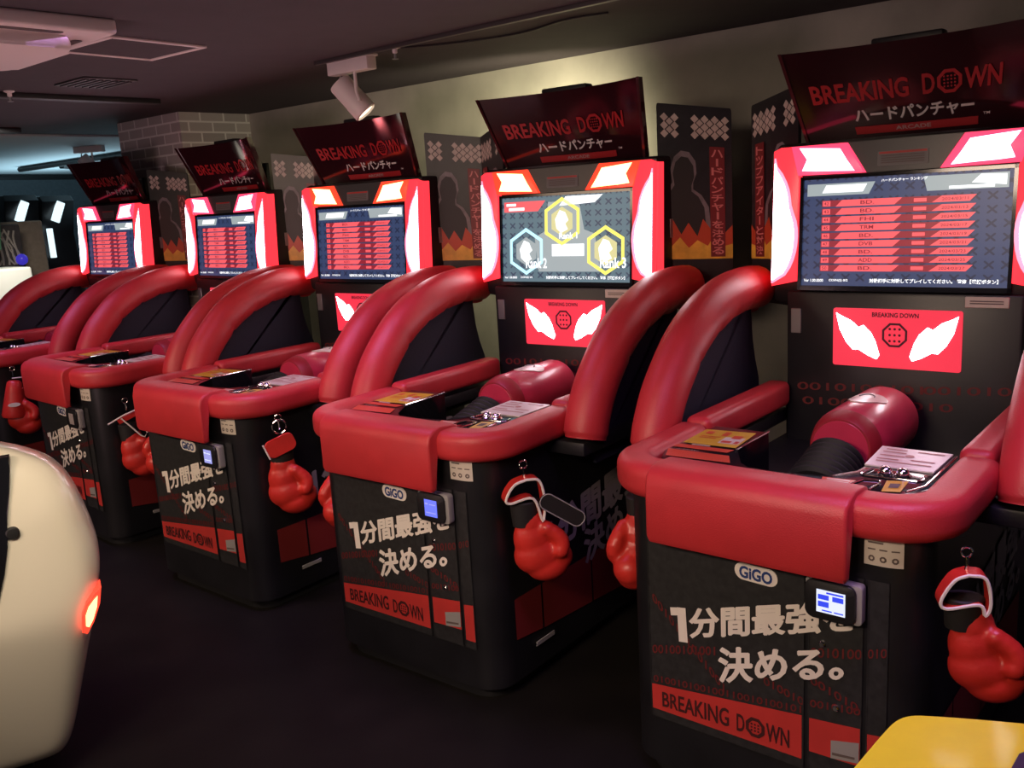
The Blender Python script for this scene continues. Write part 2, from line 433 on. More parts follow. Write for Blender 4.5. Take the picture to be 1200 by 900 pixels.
    # prints on the two side faces
    for sg in (1, -1):
        X = sg*(HB+.004)
        def sq(y0, y1, a, bz, c, d, X=X, sg=sg):
            if sg > 0: return quad((X, y0, a), (X, y1, bz), (X, y1, c), (X, y0, d))
            return quad((X, y1, bz), (X, y0, a), (X, y0, d), (X, y1, c))
        q = MB()
        heavy(q, '1分間最強を', sq(.35, 1.19, .455, .565, .725, .610), nv=(sg*.0004, 0, 0))
        q.build('side_slogan_lettering', GREYPR, base); q = MB()
        heavy(q, '決める。', sq(.58, 1.10, .335, .420, .545, .480), .012, .008, nv=(sg*.0004, 0, 0))
        sl = q.build('side_slogan_lettering', GREYPR, base)
        for ar in ((.12, .28, .215, .195, .372, .372), (.29, .62, .193, .165, .372, .372), (.63, 1.12, .165, .12, .372, .372)):
            q = MB(); decal(q, sq(*ar)); q.build('side_kick_strip', mat('dark_red_print', (.20, .018, .018), .5) if 'dark_red_print' not in bpy.data.materials else bpy.data.materials['dark_red_print'], base)
        q = MB(); q.prism(rr(.70, .83, .76, .81, .024), lambda a, c, d, X=X, sg=sg: (X+sg*d*.5, a, c), 0, .003); bd = q.build('side_badge', GREYPR, base)
        q = MB(); text_into(q, 'GiGO', (lambda f: (lambda s, t: f(s, t)+Vector((sg*.003, 0, 0))))(sq(.716, .814, .768, .768, .802, .802)), .03); q.build('badge_lettering', BLACKP, bd)
        q = MB(); q.box(min(X, X+sg*.004), max(X, X+sg*.004), .233, .347, .140, .158, .001, 1); q.build('serial_plate', GREYPL, base)
    return base

def make_pads(root):
    # U-shaped bumper
    pth = []; cxh, cyf, r = .442, .014, .13
    def add(x, y, nx, ny): pth.append((Vector((x, y, .966)), Vector((nx, ny, 0)), Vector((0, 0, 1)), 1))
    for y in (.462, .455, .40, .30, .20): add(-cxh, y, -1, 0)
    for k in range(1, 12):
        a = PI+PI/2*k/12; add(-cxh+r+r*math.cos(a), cyf+r+r*math.sin(a), math.cos(a), math.sin(a))
    for k in range(9): add((-cxh+r)+(2*cxh-2*r)*k/8, cyf, 0, -1)
    for k in range(1, 12):
        a = -PI/2+PI/2*k/12; add(cxh-r+r*math.cos(a), cyf+r+r*math.sin(a), math.cos(a), math.sin(a))
    for y in (.20, .30, .40, .455, .462): add(cxh, y, 1, 0)
    for i in (0, -1): p = pth[i]; pth[i] = (p[0], p[1], p[2], .86)
    b = MB(); b.sweep(pth, rr(-.060, .058, -.055, .052, .036, 5)); bump = b.build('bumper', VINYL, root, sharp=60)
    # thick cover with a front drop, slung over the front of the bumper
    prof = [(-.054, .812), (-.078, .808), (-.088, .826), (-.088, .975), (-.080, 1.005), (-.058, 1.024), (-.02, 1.029), (.050, 1.027), (.072, 1.018), (.074, .98), (-.02, .98), (-.054, .94)]
    b = MB(); b.prism(prof, lambda a, c, d: (d, a, c), -.296, .272, .010, 3); b.build('bumper_flap', VINYL, bump, sharp=50)
    for sg in (-1, 1):
        b = MB(); x0, x1 = sorted((sg*.382, sg*.476)); b.box(x0, x1, .468, 1.145, .935, 1.034, .026, 4); b.build('side_rail', VINYL2, root, sharp=50)
    # padded arms
    cl = [(.425, .915), (.445, .985), (.50, 1.085), (.58, 1.175), (.665, 1.25), (.775, 1.312), (.92, 1.362), (1.06, 1.384), (1.19, 1.386), (1.30, 1.376)]
    for sg in (-1, 1):
        P = catmull([(sg*.572, y, z) for y, z in cl], 7)
        L = [0]
        for a, c in zip(P, P[1:]): L.append(L[-1]+(c-a).length)
        tot = L[-1]; path = []; pr = []
        N = len(P)
        b = MB(); rings = []; seg = 22
        for i, p in enumerate(P):
            t = (P[min(i+1, N-1)]-P[max(i-1, 0)]).normalized(); n = Vector((sg, 0, 0)); bb = n.cross(t); 
            if bb.z < 0: bb = -bb
            s = L[i]/tot; R = .086 if s > .1 else .086
            e = tot-L[i]
            k = 1. if e > .06 else math.sqrt(max(.02, 1-((.06-e)/.062)**2))
            if L[i] < .012: k *= .93
            ring = []
            for j in range(seg):
                a = 2*PI*j/seg; c_, s_ = math.cos(a), math.sin(a)
                dent = 0
                for s0 in (.34, .52, .66, .80):
                    dent += .10*math.exp(-((s-s0)/.012)**2)*max(0, -s_*.8+.25)
                rad = R*k*(1-dent)
                ring.append(b.bm.verts.new(p+n*c_*rad*.93+bb*s_*rad))
            rings.append(ring)
        for A, B in zip(rings, rings[1:]):
            for j in range(seg): b.face([A[j], A[(j+1) % seg], B[(j+1) % seg], B[j]])
        b.face(list(reversed(rings[0]))); b.face(rings[-1])
        arm = b.build('padded_arm', VINYL, root, sharp=60)
        # laced hem along the underside
        q = MB(); V = []
        for i, p in enumerate(P):
            if not .2 < L[i]/tot < .97: continue
            t = (P[min(i+1, N-1)]-P[max(i-1, 0)]).normalized(); bb = Vector((1, 0, 0)).cross(t)
            if bb.z < 0: bb = -bb
            w = .010+.010*abs(math.sin(L[i]*24)); 
            V.append([q.bm.verts.new(p-bb*(.078)+Vector((dx, 0, 0))) for dx in (-.012, .012)]+[q.bm.verts.new(p-bb*(.078+w)+Vector((dx*.7, 0, 0))) for dx in (.012, -.012)])
        for A, B in zip(V, V[1:]):
            for j in range(4): q.face([A[j], A[(j+1) % 4], B[(j+1) % 4], B[j]])
        q.face(V[0]); q.face(list(reversed(V[-1]))); q.build('laced_hem', VINYL2, arm)
        # net panel below the arm
        edge = [(y, z) for y, z in cl if z > .95]
        edge = edge[:-1]
        pts = [(.50, .80)]+edge+[(1.150, 1.386), (1.157, 1.286), (1.168, 1.185), (1.19, 1.10), (1.222, 1.02), (1.23, .80)]
        q = MB(); xs = sorted((sg*.552, sg*.566)); q.prism(pts, lambda a, c, d: (d, a, c), xs[0], xs[1]); q.build('side_net', NET, root, smooth=False)
        # bracket carrying the net and the arm out from the base
        q = MB(); x0, x1 = sorted((sg*.42, sg*.60)); q.box(x0, x1, .37, 1.20, .86, .912, .008); q.build('arm_bracket', BLACKP, root)

def make_deck(root):
    # C-shaped deck round the bag well
    ol = [(-.395, .52), (-.395, .20), (-.36, .12), (-.30, .075), (.30, .075), (.36, .12), (.395, .20), (.395, .52), (.165, .52), (.185, .29), (.185, .25), (.13, .165), (.0, .135), (-.095, .140), (-.13, .17), (-.197, .285), (-.197, .52)]
    b = MB(); b.prism(ol, lambda a, c, d: (a, c, d), .78, .998, .004, 2); dk = b.build('control_deck', GLOSSB, root, sharp=30)
    Z = 1.0; T = lambda bl, br, tr, tl, dz=0: quad(*[(x, y, Z+dz) for x, y in (bl, br, tr, tl)])
    q = MB(); decal(q, T((-.380, .286), (-.205, .298), (-.222, .484), (-.388, .462))); ip = q.build('instruction_panel', YELLOW, dk)
    q = MB(); f = T((-.380, .286), (-.205, .298), (-.222, .484), (-.388, .462), .0012)
    for s0, s1, t0, t1 in ((.12, .26, .68, .86), (.46, .58, .62, .88), (.12, .5, .5, .54), (.12, .45, .40, .44), (.70, .88, .50, .70), (.62, .80, .22, .34), (.86, .94, .2, .36)): plate(q, f, s0, s1, t0, t1)
    q.build('panel_pictograms', ORANGE, ip)
    q = MB(); plate(q, f, .58, .96, .18, .58); q.build('panel_inset', CREAM, ip).location.z = -.0006
    q = MB()
    decal(q, T((-.388, .232), (-.205, .240), (-.198, .276), (-.384, .268))); decal(q, T((-.355, .135), (-.150, .150), (-.185, .215), (-.385, .205)))
    q.build('red_caption_strip', ORANGE, dk)
    q = MB(); text_into(q, 'ハードパンチャー', T((-.36, .212), (-.29, .216), (-.29, .226), (-.36, .222)), .02); plate(q, T((-.375, .274), (-.22, .282), (-.22, .290), (-.375, .282)), .2, .6, 0, 1); q.build('caption_lettering', CREAM, dk)
    q = MB(); q.tube([(-.197, .52, 1.0), (-.197, .288, 1.0), (-.19, .272, 1.0)], .0035, 8); q.build('chrome_edge', CHROME, dk)
    # right: notice plate, buttons, labels, coin slot
    q = MB(); q.prism([(.182, .305), (.361, .312), (.362, .507), (.166, .507)], lambda a, c, d: (a, c, d), .999, 1.003); np_ = q.build('notice_plate', CREAM, dk)
    q = MB(); f = T((.182, .305), (.361, .312), (.362, .507), (.166, .507), .004)
    for t0, s0, s1 in ((.84, .1, .4), (.70, .08, .42), (.52, .08, .44), (.34, .08, .40), (.84, .55, .92), (.40, .56, .9), (.22, .1, .9)): plate(q, f, s0, s1, t0, t0+.05)
    oct_ring(q, f, 0, .07, (.5, .6)); q.build('plate_print', mat('plate_ink', (.45, .22, .16), .6), np_)
    for x in (.255, .300):
        q = MB(); q.lathe((x, .254, .998), (0, 0, 1), [(.021, 0), (.021, .005), (.017, .008), (.016, .016), (.011, .022), (.001, .024)], 20); q.build('push_button', CHROME, dk)
    q = MB(); q.tube([(.205, .243, 1.001), (.200, .222, 1.001), (.215, .212, 1.001), (.345, .222, 1.001), (.356, .238, 1.001), (.350, .27, 1.001)], .003, 8); q.tube([(.205, .243, 1.001), (.212, .285, 1.001)], .003, 8); q.build('button_bezel', CHROME, dk)
    q = MB(); decal(q, T((.292, .104), (.334, .120), (.327, .214), (.276, .198))); yl = q.build('yellow_label', YELLOW, dk)
    q = MB(); plate(q, T((.292, .104), (.334, .120), (.327, .214), (.276, .198), .0012), .25, .75, .3, .7); q.build('label_print', INK, yl)
    q = MB(); decal(q, T((.138, .092), (.217, .094), (.209, .160), (.121, .152))); rl = q.build('red_label', ORANGE, dk)
    q = MB(); f = T((.138, .092), (.217, .094), (.209, .160), (.121, .152), .0012)
    for t in (.2, .45, .7): plate(q, f, .15, .85, t, t+.12)
    q.build('label_print', CREAM, rl)
    q = MB(); q.tube([(.20, .10, 1.001), (.222, .175, 1.001), (.262, .185, 1.001), (.270, .165, 1.001), (.262, .10, 1.001)], .003, 8); q.build('coin_slot', CHROME, dk)
    q = MB(); q.tube([(.372, .50, .999), (.372, .20, .999), (.345, .13, .999)], .003, 8); q.build('chrome_edge', CHROME, dk)

def make_bag(root):
    b = MB(); b.lathe((0, .62, .945), (0, 1, 0), [(.088, -.005), (.095, .0), (.099, .005), (.113, .055), (.1135, .06), (.1165, .066), (.118, .20), (.118, .42), (.114, .435), (.095, .447), (.05, .452), (.001, .453)], 40)
    bag = b.build('punching_bag', BAGRED, root, sharp=35)
    q = MB(); q.lathe((0, .616, .945), (0, 1, 0), [(.0955, 0), (.1, .004), (.1145, .055), (.1145, .0565)], 40); q.build('end_band', BAGDARK, bag)
    # cream shield patch on top
    q = MB(); pts = []
    for k in range(28):
        a = 2*PI*k/28; rr_ = 1-.16*math.cos(3*a+PI/2)*1; pts.append((.062*rr_*math.cos(a), .066*rr_*math.sin(a)))
    def onbag(a, c, d): 
        th = a/.118; return (.0+(.118+d)*math.sin(th), .85+c, .945+(.118+d)*math.cos(th))
    n = len(pts); ce = q.bm.verts.new(onbag(0, 0, .003)); R1 = [q.bm.verts.new(onbag(x*.5, y*.5, .003)) for x, y in pts]; R2 = [q.bm.verts.new(onbag(x, y, .003)) for x, y in pts]; R3 = [q.bm.verts.new(onbag(x, y, -.001)) for x, y in pts]
    for k in range(n):
        j = (k+1) % n; q.face([ce, R1[k], R1[j]]); q.face([R1[k], R2[k], R2[j], R1[j]]); q.face([R2[k], R3[k], R3[j], R2[j]])
    pt = q.build('bag_patch', CREAM, bag)
    q = MB(); ar = [(.024*math.cos(PI*k/10), .012+.024*math.sin(PI*k/10)) for k in range(11)]
    q.tube([onbag(x, y, .0045) for x, y in ar], .0022, 6); q.build('patch_print', GREYPL, pt)
    # bellows
    prof = []
    for k in range(7):
        d = k*.026; r_ = .108-.003*k; prof += [(r_-.012, d), (r_, d+.008), (r_, d+.014), (r_-.012, d+.022)]
    q = MB(); q.lathe((0, .43, .845), (0, .185, .085), prof, 32); q.build('bellows', RUBBER, root, sharp=25)
    q = MB(); q.box(-.17, .17, .36, .60, .80, .845, .01); q.build('bag_base', RUBBER, root)

def make_upright(root):
    b = MB(); b.box(-.405, .405, 1.150, 1.48, 0, 1.38, .012, 2); up = b.build('upright_cabinet', BLACK, root)
    q = MB()
    for (x0, x1, z, h, t) in ((-.36, .1, 1.0, .03, '0010100101'), (-.34, .2, .945, .03, '01001010010'), (.1, .38, 1.02, .03, '001010')):
        q = MB(); text_into(q, t, quad((x0, 1.148, z), (x1, 1.148, z+.02), (x1, 1.148, z+.02+h), (x0, 1.148, z+h)), .01); q.build('digit_print', INKR, up)
    q = MB(); q.box(-.385, -.345, 1.144, 1.151, 1.22, 1.315, .002, 1); q.build('hinge_plate', STEEL, up)
    q = MB(); q.box(.225, .36, 1.144, 1.151, 1.335, 1.372, .002, 1); cl = q.build('caution_label', CREAM, up)
    q = MB()
    for t in (.3, .6): plate(q, quad((.235, 1.143, 1.34), (.35, 1.143, 1.34), (.35, 1.143, 1.366), (.235, 1.143, 1.366)), .05, .95, t, t+.14)
    q.build('label_print', INK, cl)
    # lit eye panel
    q = MB(); q.prism(rr(-.221, .221, 1.109, 1.322, .008, 3), lambda a, c, d: (a, 1.149-d, c), 0, .007); ep = q.build('eye_panel', EYER, root)
    E = [((x-310)/608, 1-(y-165)/300) for x, y in ((326, 190), (350, 205), (400, 228), (438, 262), (462, 250), (500, 288), (522, 332), (542, 400), (530, 422), (490, 406), (440, 376), (412, 378), (378, 340), (345, 275))]
    for sg in (-1, 1):
        q = MB(); q.prism([((-.221+.442*a)*(-sg), 1.109+.213*c) for a, c in E], lambda a, c, d: (a, 1.1415-d, c), 0, .002); q.build('glowing_eye', LWHITE, ep)
    q = MB(); f = quad((-.06, 1.139, 1.17), (.06, 1.139, 1.17), (.06, 1.139, 1.29), (-.06, 1.139, 1.29)); oct_ring(q, f, .32, .39)
    for i in range(3):
        for j in range(3): oct_ring(q, f, 0, .04, (.36+.14*i, .32+.18*j))
    text_into(q, 'BREAKING DOWN', quad((-.08, 1.139, 1.293), (.08, 1.139, 1.293), (.08, 1.139, 1.310), (-.08, 1.139, 1.310)), .03)
    q.build('eye_panel_emblem', mat('emblem_dark', (.10, .01, .03), .5), ep)
    # head housing
    prof = [(1.185, 1.335), (1.175, 1.35), (1.168, 1.40), (1.207, 1.915), (1.225, 1.925), (1.48, 1.925), (1.48, 1.335)]
    b = MB(); b.prism(prof, lambda a, c, d: (d, a, c), -.466, .466, .012, 2); hd = b.build('screen_housing', BLACKP, root, sharp=35)
    q = MB(); q.box(.4675, .4705, 1.30, 1.36, 1.58, 1.66, .001, 1); q.build('rating_label', GREYPL, hd)
    # bezel frame
    q = MB(); fr = [(-.362, 1.385, -.350, 1.80), (.350, 1.385, .362, 1.80), (-.362, 1.385, .362, 1.402), (-.362, 1.788, .362, 1.80)]
    for x0, z0, x1, z1 in fr: q.prism([(x0, z0), (x1, z0), (x1, z1), (x0, z1)], lambda a, c, d: head(a, c, d), -.004, .010)
    q.build('screen_bezel', GLOSSB, hd)
    # side columns
    for sg in (-1, 1):
        q = MB()
        q.prism([(sg*.363, 1.418), (sg*.464, 1.398), (sg*.468, 1.90), (sg*.440, 1.912), (sg*.400, 1.912), (sg*.363, 1.80)], lambda a, c, d: head(a, c, d), -.03, .016, .006, 2)
        cl = q.build('column_light', LRED, hd)
        def lens(w, z0, z1, xo, d, nm, mt, par):
            l = []; r_ = []
            for k in range(17):
                t = k/16; z = z0+(z1-z0)*t
                g = (math.sin(PI*min(1, t*1.05)**.75))**.65 if 0 < t < 1 else 0
                g = max(g, .05)*(1-.28*math.exp(-((t-.62)/.1)**2)*.5)
                r_.append((sg*(xo), z)); l.append((sg*(xo-w*g), z))
            q = MB(); q.prism(r_+list(reversed(l)), lambda a, c, dd: head(a, c, dd), d, d+.0025); return q.build(nm, mt, par)
        hl = lens(.100, 1.410, 1.875, .462, .0165, 'glow_halo', LPINK, cl)
        lens(.082, 1.422, 1.855, .460, .0195, 'glow_core', LWHITE, cl)
        q = MB(); x = sg*.468; q.prism([(1.178, 1.42), (1.230, 1.42), (1.255, 1.90), (1.215, 1.90)], lambda a, c, d: (x+sg*d, a, c), -.002, .003); q.build('column_return', LRED, cl)
        # corner lamp
        T = [(sg*.370, 1.806), (sg*.125, 1.803), (sg*.197, 1.912), (sg*.398, 1.912)]
        q = MB(); q.prism(T, lambda a, c, d: head(a, c, d), -.02, .020, .005, 2); co = q.build('corner_light', LORANGE, hd)
        T2 = [(sg*.352, 1.822), (sg*.30, 1.818), (sg*.24, 1.816), (sg*.160, 1.812), (sg*.188, 1.85), (sg*.215, 1.893), (sg*.30, 1.900), (sg*.365, 1.905), (sg*.335, 1.862)]
        q = MB(); q.prism(T2, lambda a, c, d: head(a, c, d), .0205, .0225); q.build('glow_halo', LWARM, co)
        ce = (sg*.27, 1.858); T3 = [(ce[0]+(a-ce[0])*.80, ce[1]+(c-ce[1])*.78) for a, c in T2]
        q = MB(); q.prism(T3, lambda a, c, d: head(a, c, d), .023, .025); q.build('glow_core', LWARMW, co)
    q = MB(); q.prism([(-.122, 1.803), (.122, 1.803), (.192, 1.912), (-.192, 1.912)], lambda a, c, d: head(a, c, d), -.01, .008); tp = q.build('top_panel', PANELG, hd)
    q = MB(); q.prism(rr(-.085, .085, 1.822, 1.872, .004, 2), lambda a, c, d: head(a, c, d), .008, .011); pl = q.build('info_plate', PLATEG, tp)
    q = MB(); plate(q, lambda s, t: head(-.08+.16*s, 1.824+.046*t, .0125), 0, 1, .84, 1); q.build('red_heading', KICK, pl)
    q = MB()
    for t in (.15, .32, .49, .66): plate(q, lambda s, t_: head(-.08+.16*s, 1.824+.046*t_, .0125), .05, .95, t, t+.07)
    q.build('plate_print', INK, pl)

def HS(a, c, d=0.):
    "header surface: a -1..1 across, c 0..1 upward; d towards the viewer"
    w = .366+.058*c
    return Vector((a*w, 1.292-.145*c+.085*(1-a*a)-d, 1.905+.335*c))
def make_header(root):
    b = MB(); n, mm = 24, 8
    F = [[b.bm.verts.new(HS(-1+2*i/n, j/mm, .006)) for j in range(mm+1)] for i in range(n+1)]
    K = [[b.bm.verts.new(HS(-1+2*i/n, j/mm, -.010)) for j in range(mm+1)] for i in range(n+1)]
    for i in range(n):
        for j in range(mm):
            b.face([F[i][j], F[i+1][j], F[i+1][j+1], F[i][j+1]]); b.face([K[i][j], K[i][j+1], K[i+1][j+1], K[i+1][j]])
        b.face([F[i][0], K[i][0], K[i+1][0], F[i+1][0]]); b.face([F[i][mm], F[i+1][mm], K[i+1][mm], K[i][mm]])
    for i in (0, n):
        for j in range(mm): b.face([F[i][j], F[i][j+1], K[i][j+1], K[i][j]])
    hs = b.build('header_sign', SIGN, root)
    def H(a0, a1, c0, c1, d=.009): return lambda s, t: HS(a0+(a1-a0)*s, c0+(c1-c0)*t, d)
    q = MB()
    heavy(q, 'BREAKING', H(-.86, -.05, .455, .645), .012, .004); q.build('title_lettering', SIGNR, hs); q = MB(); heavy(q, 'D', H(.07, .17, .46, .65), .012, .03); q.build('title_lettering', SIGNR, hs); q = MB(); heavy(q, 'WN', H(.42, .72, .465, .655), .012, .01); q.build('title_lettering', SIGNR, hs); q = MB()
    f = H(.19, .40, .44, .67); oct_ring(q, f, .38, .53)
    for i in range(4):
        for j in range(4): oct_ring(q, f, 0, .042, (.29+.14*i, .29+.14*j))
    q.build('octagon_emblem', SIGNR, hs)
    q = MB(); heavy(q, 'ハードパンチャー', H(-.54, .50, .235, .375), .012, .003); q.build('katakana_lettering', SIGNW, hs); q = MB(); text_into(q, 'TM', H(.58, .64, .20, .225), .02); q.build('trademark_lettering', SIGNW, hs)
    q = MB(); plate(q, H(-.56, .54, .11, .19), 0, 1, 0, 1, 12); br = q.build('red_bar', SIGNR, hs)
    q = MB(); text_into(q, 'ARCADE', H(-.20, .12, .128, .170, .011), .02); q.build('bar_lettering', mat('bar_grey', (.42, .30, .30), .5), br)
    for sg in (-1, 1):
        q = MB(); pts = [HS(sg, c/6) for c in range(7)]
        V = [[q.bm.verts.new(p+Vector((sg*dx, dy, 0))) for dx, dy in ((-.004, -.016), (.008, -.016), (.008, .018), (-.004, .018))] for p in pts]
        for A, B in zip(V, V[1:]):
            for j in range(4): q.face([A[j], A[(j+1) % 4], B[(j+1) % 4], B[j]])
        q.face(V[0]); q.face(V[-1]); q.build('sign_edge', mat('sign_edge_dark', (.05, .01, .013), .15, coat=.5), hs, sharp=30)
    q = MB(); q.box(-.14, .10, 1.25, 1.31, 2.22, 2.262, .008); q.build('sign_lamp', BLACKP, hs)
    for x in (-.2, .2):
        q = MB(); q.box(x-.02, x+.02, 1.385, 1.41, 1.90, 2.10, .003); q.build('sign_post', BLACKP, hs)

def make_wing(root, sg):
    A = Vector((sg*.42, 1.295, 0)); Bv = Vector((sg*.685, 1.455, 0)); dv = (Bv-A); nrm = Vector((sg*dv.y*sg*1, 0, 0))
    nrm = Vector((abs(dv.y)*sg, -abs(dv.x), 0)).normalized()
    def Wf(s, t, d=0.): p = A+dv*s+nrm*d; p.z = 1.30+(2.145-.045*s-1.30)*t; return p
    b = MB(); b.prism(rr(0, 1, 0, 1, .02, 3), lambda a, c, d: Wf(a, c, d), -.014, 0); w = b.build('wing_board', BANNER, root, smooth=False)
    t0 = .222                                      # lower end of the print
    q = MB()
    def diam(s, t, h, wd): q.poly([Wf(s-wd, t, .002), Wf(s, t-h, .002), Wf(s+wd, t, .002), Wf(s, t+h, .002)])
    for (s0, s1) in ((.03, .31), (.44, .98)):
        q = MB(); nn = max(2, round((s1-s0)/.135))
        for i in range(nn):
            for j in range(3): diam(s0+(i+.5)*(s1-s0)/nn, .855+j*.040, .021, .055)
            if i < nn-1:
                for j in range(2): diam(s0+(i+1)*(s1-s0)/nn, .875+j*.040, .018, .048)
        q.build('lattice_print', BDIAM, w)
    sil = [(0, t0+.08), (0, .52), (.06, .545), (.16, .565), (.22, .60), (.20, .66), (.24, .715), (.32, .745), (.41, .74), (.48, .70), (.49, .645), (.45, .60), (.45, .57), (.54, .545), (.62, .49), (.64, .40), (.60, t0+.08)]
    q = MB(); q.poly([Wf(max(0, .34+(a-.34)*1.22), .50+(c-.50)*1.10+.004, .0016) for a, c in sil]); q.build('halo_print', BHALO, w)
    q = MB(); q.poly([Wf(a, c, .0024) for a, c in sil]); q.build('boxer_silhouette', BLACKP, w)
    q = MB(); fl = [(.0, t0), (1, t0), (1, .40), (.9, .36), (.82, .44), (.74, .36), (.60, .43), (.52, .34), (.40, .41), (.30, .35), (.18, .43), (.08, .36), (0, .42)]
    q.poly([Wf(a, c, .0030) for a, c in fl]); fm = q.build('flame_print', BFLR, w)
    q = MB(); fl = [(.0, t0), (1, t0), (1, .30), (.86, .285), (.76, .35), (.66, .29), (.52, .32), (.40, .28), (.28, .335), (.14, .28), (0, .32)]
    q.poly([Wf(a, c, .0036) for a, c in fl]); q.build('yellow_flame', BFLY, fm)
    q = MB(); plate(q, lambda s, t: Wf(s, t, .0042), .70, .90, t0+.01, .80); st = q.build('text_strip', BSTRIP, w)
    txt = 'ハードパンチャーを決める' if sg > 0 else 'トップファイターと対決'
    q = MB(); N = len(txt); h = (.79-t0-.02)/N
    for i, ch in enumerate(txt):
        tt = .79-(i+.94)*h; s0, s1 = .72, .88
        f = (lambda s, t, tt=tt: Wf(s0+(s1-s0)*s, tt+h*.86*t, .005)) if sg > 0 else (lambda s, t, tt=tt: Wf(s1-(s1-s0)*s, tt+h*.86*t, .005))
        if ch == 'ー':
            f = (lambda s, t, tt=tt: Wf(.785+.03*s, tt+h*.86*t, .005)); decal(q, f)
        else: text_into(q, ch, f, .02)
    q.build('strip_lettering', BTEXT, st)

def make_reader(root, style):
    b = MB(); b.prism(rr(.150, .296, .682, .790, .012, 4), lambda a, c, d: (a, -.006-d, c), 0, .030, .004, 2); rd = b.build('card_reader', GREYPL, root)
    q = MB(); q.prism(rr(.153, .282, .684, .788, .020, 5), lambda a, c, d: (a, -.036-d, c), 0, .010, .003, 2); q.build('reader_bezel', BLACKP, rd)
    q = MB(); f = quad((.184, -.0475, .704), (.258, -.0475, .704), (.258, -.0475, .766), (.184, -.0475, .766))
    if style == 0:
        decal(q, f); sc = q.build('reader_display', LCDW, rd)
        q = MB(); g = lambda s, t: f(s, t)+Vector((0, -.001, 0))
        for s0, s1, t0, t1 in ((.06, .44, .58, .80), (.56, .94, .58, .80), (.06, .44, .26, .50), (.35, .94, .86, .94), (.2, .55, .08, .14), (.62, .94, .08, .14)): plate(q, g, s0, s1, t0, t1)
        q.build('display_buttons', LCDB, sc)
    else:
        decal(q, lambda s, t: f(.1+s*.8, t)); sc = q.build('reader_display', (LCDM, LCDL, GREYPR)[style-1], rd)
        if style < 3:
            q = MB(); g = lambda s, t: f(.1+s*.8, t)+Vector((0, -.001, 0))
            for s0, s1, t0, t1 in ((.06, .3, .70, .80), (.40, .90, .70, .76), (.1, .9, .2, .26)): plate(q, g, s0, s1, t0, t1)
            q.build('display_text', LCDL if style == 1 else LCDW, sc)

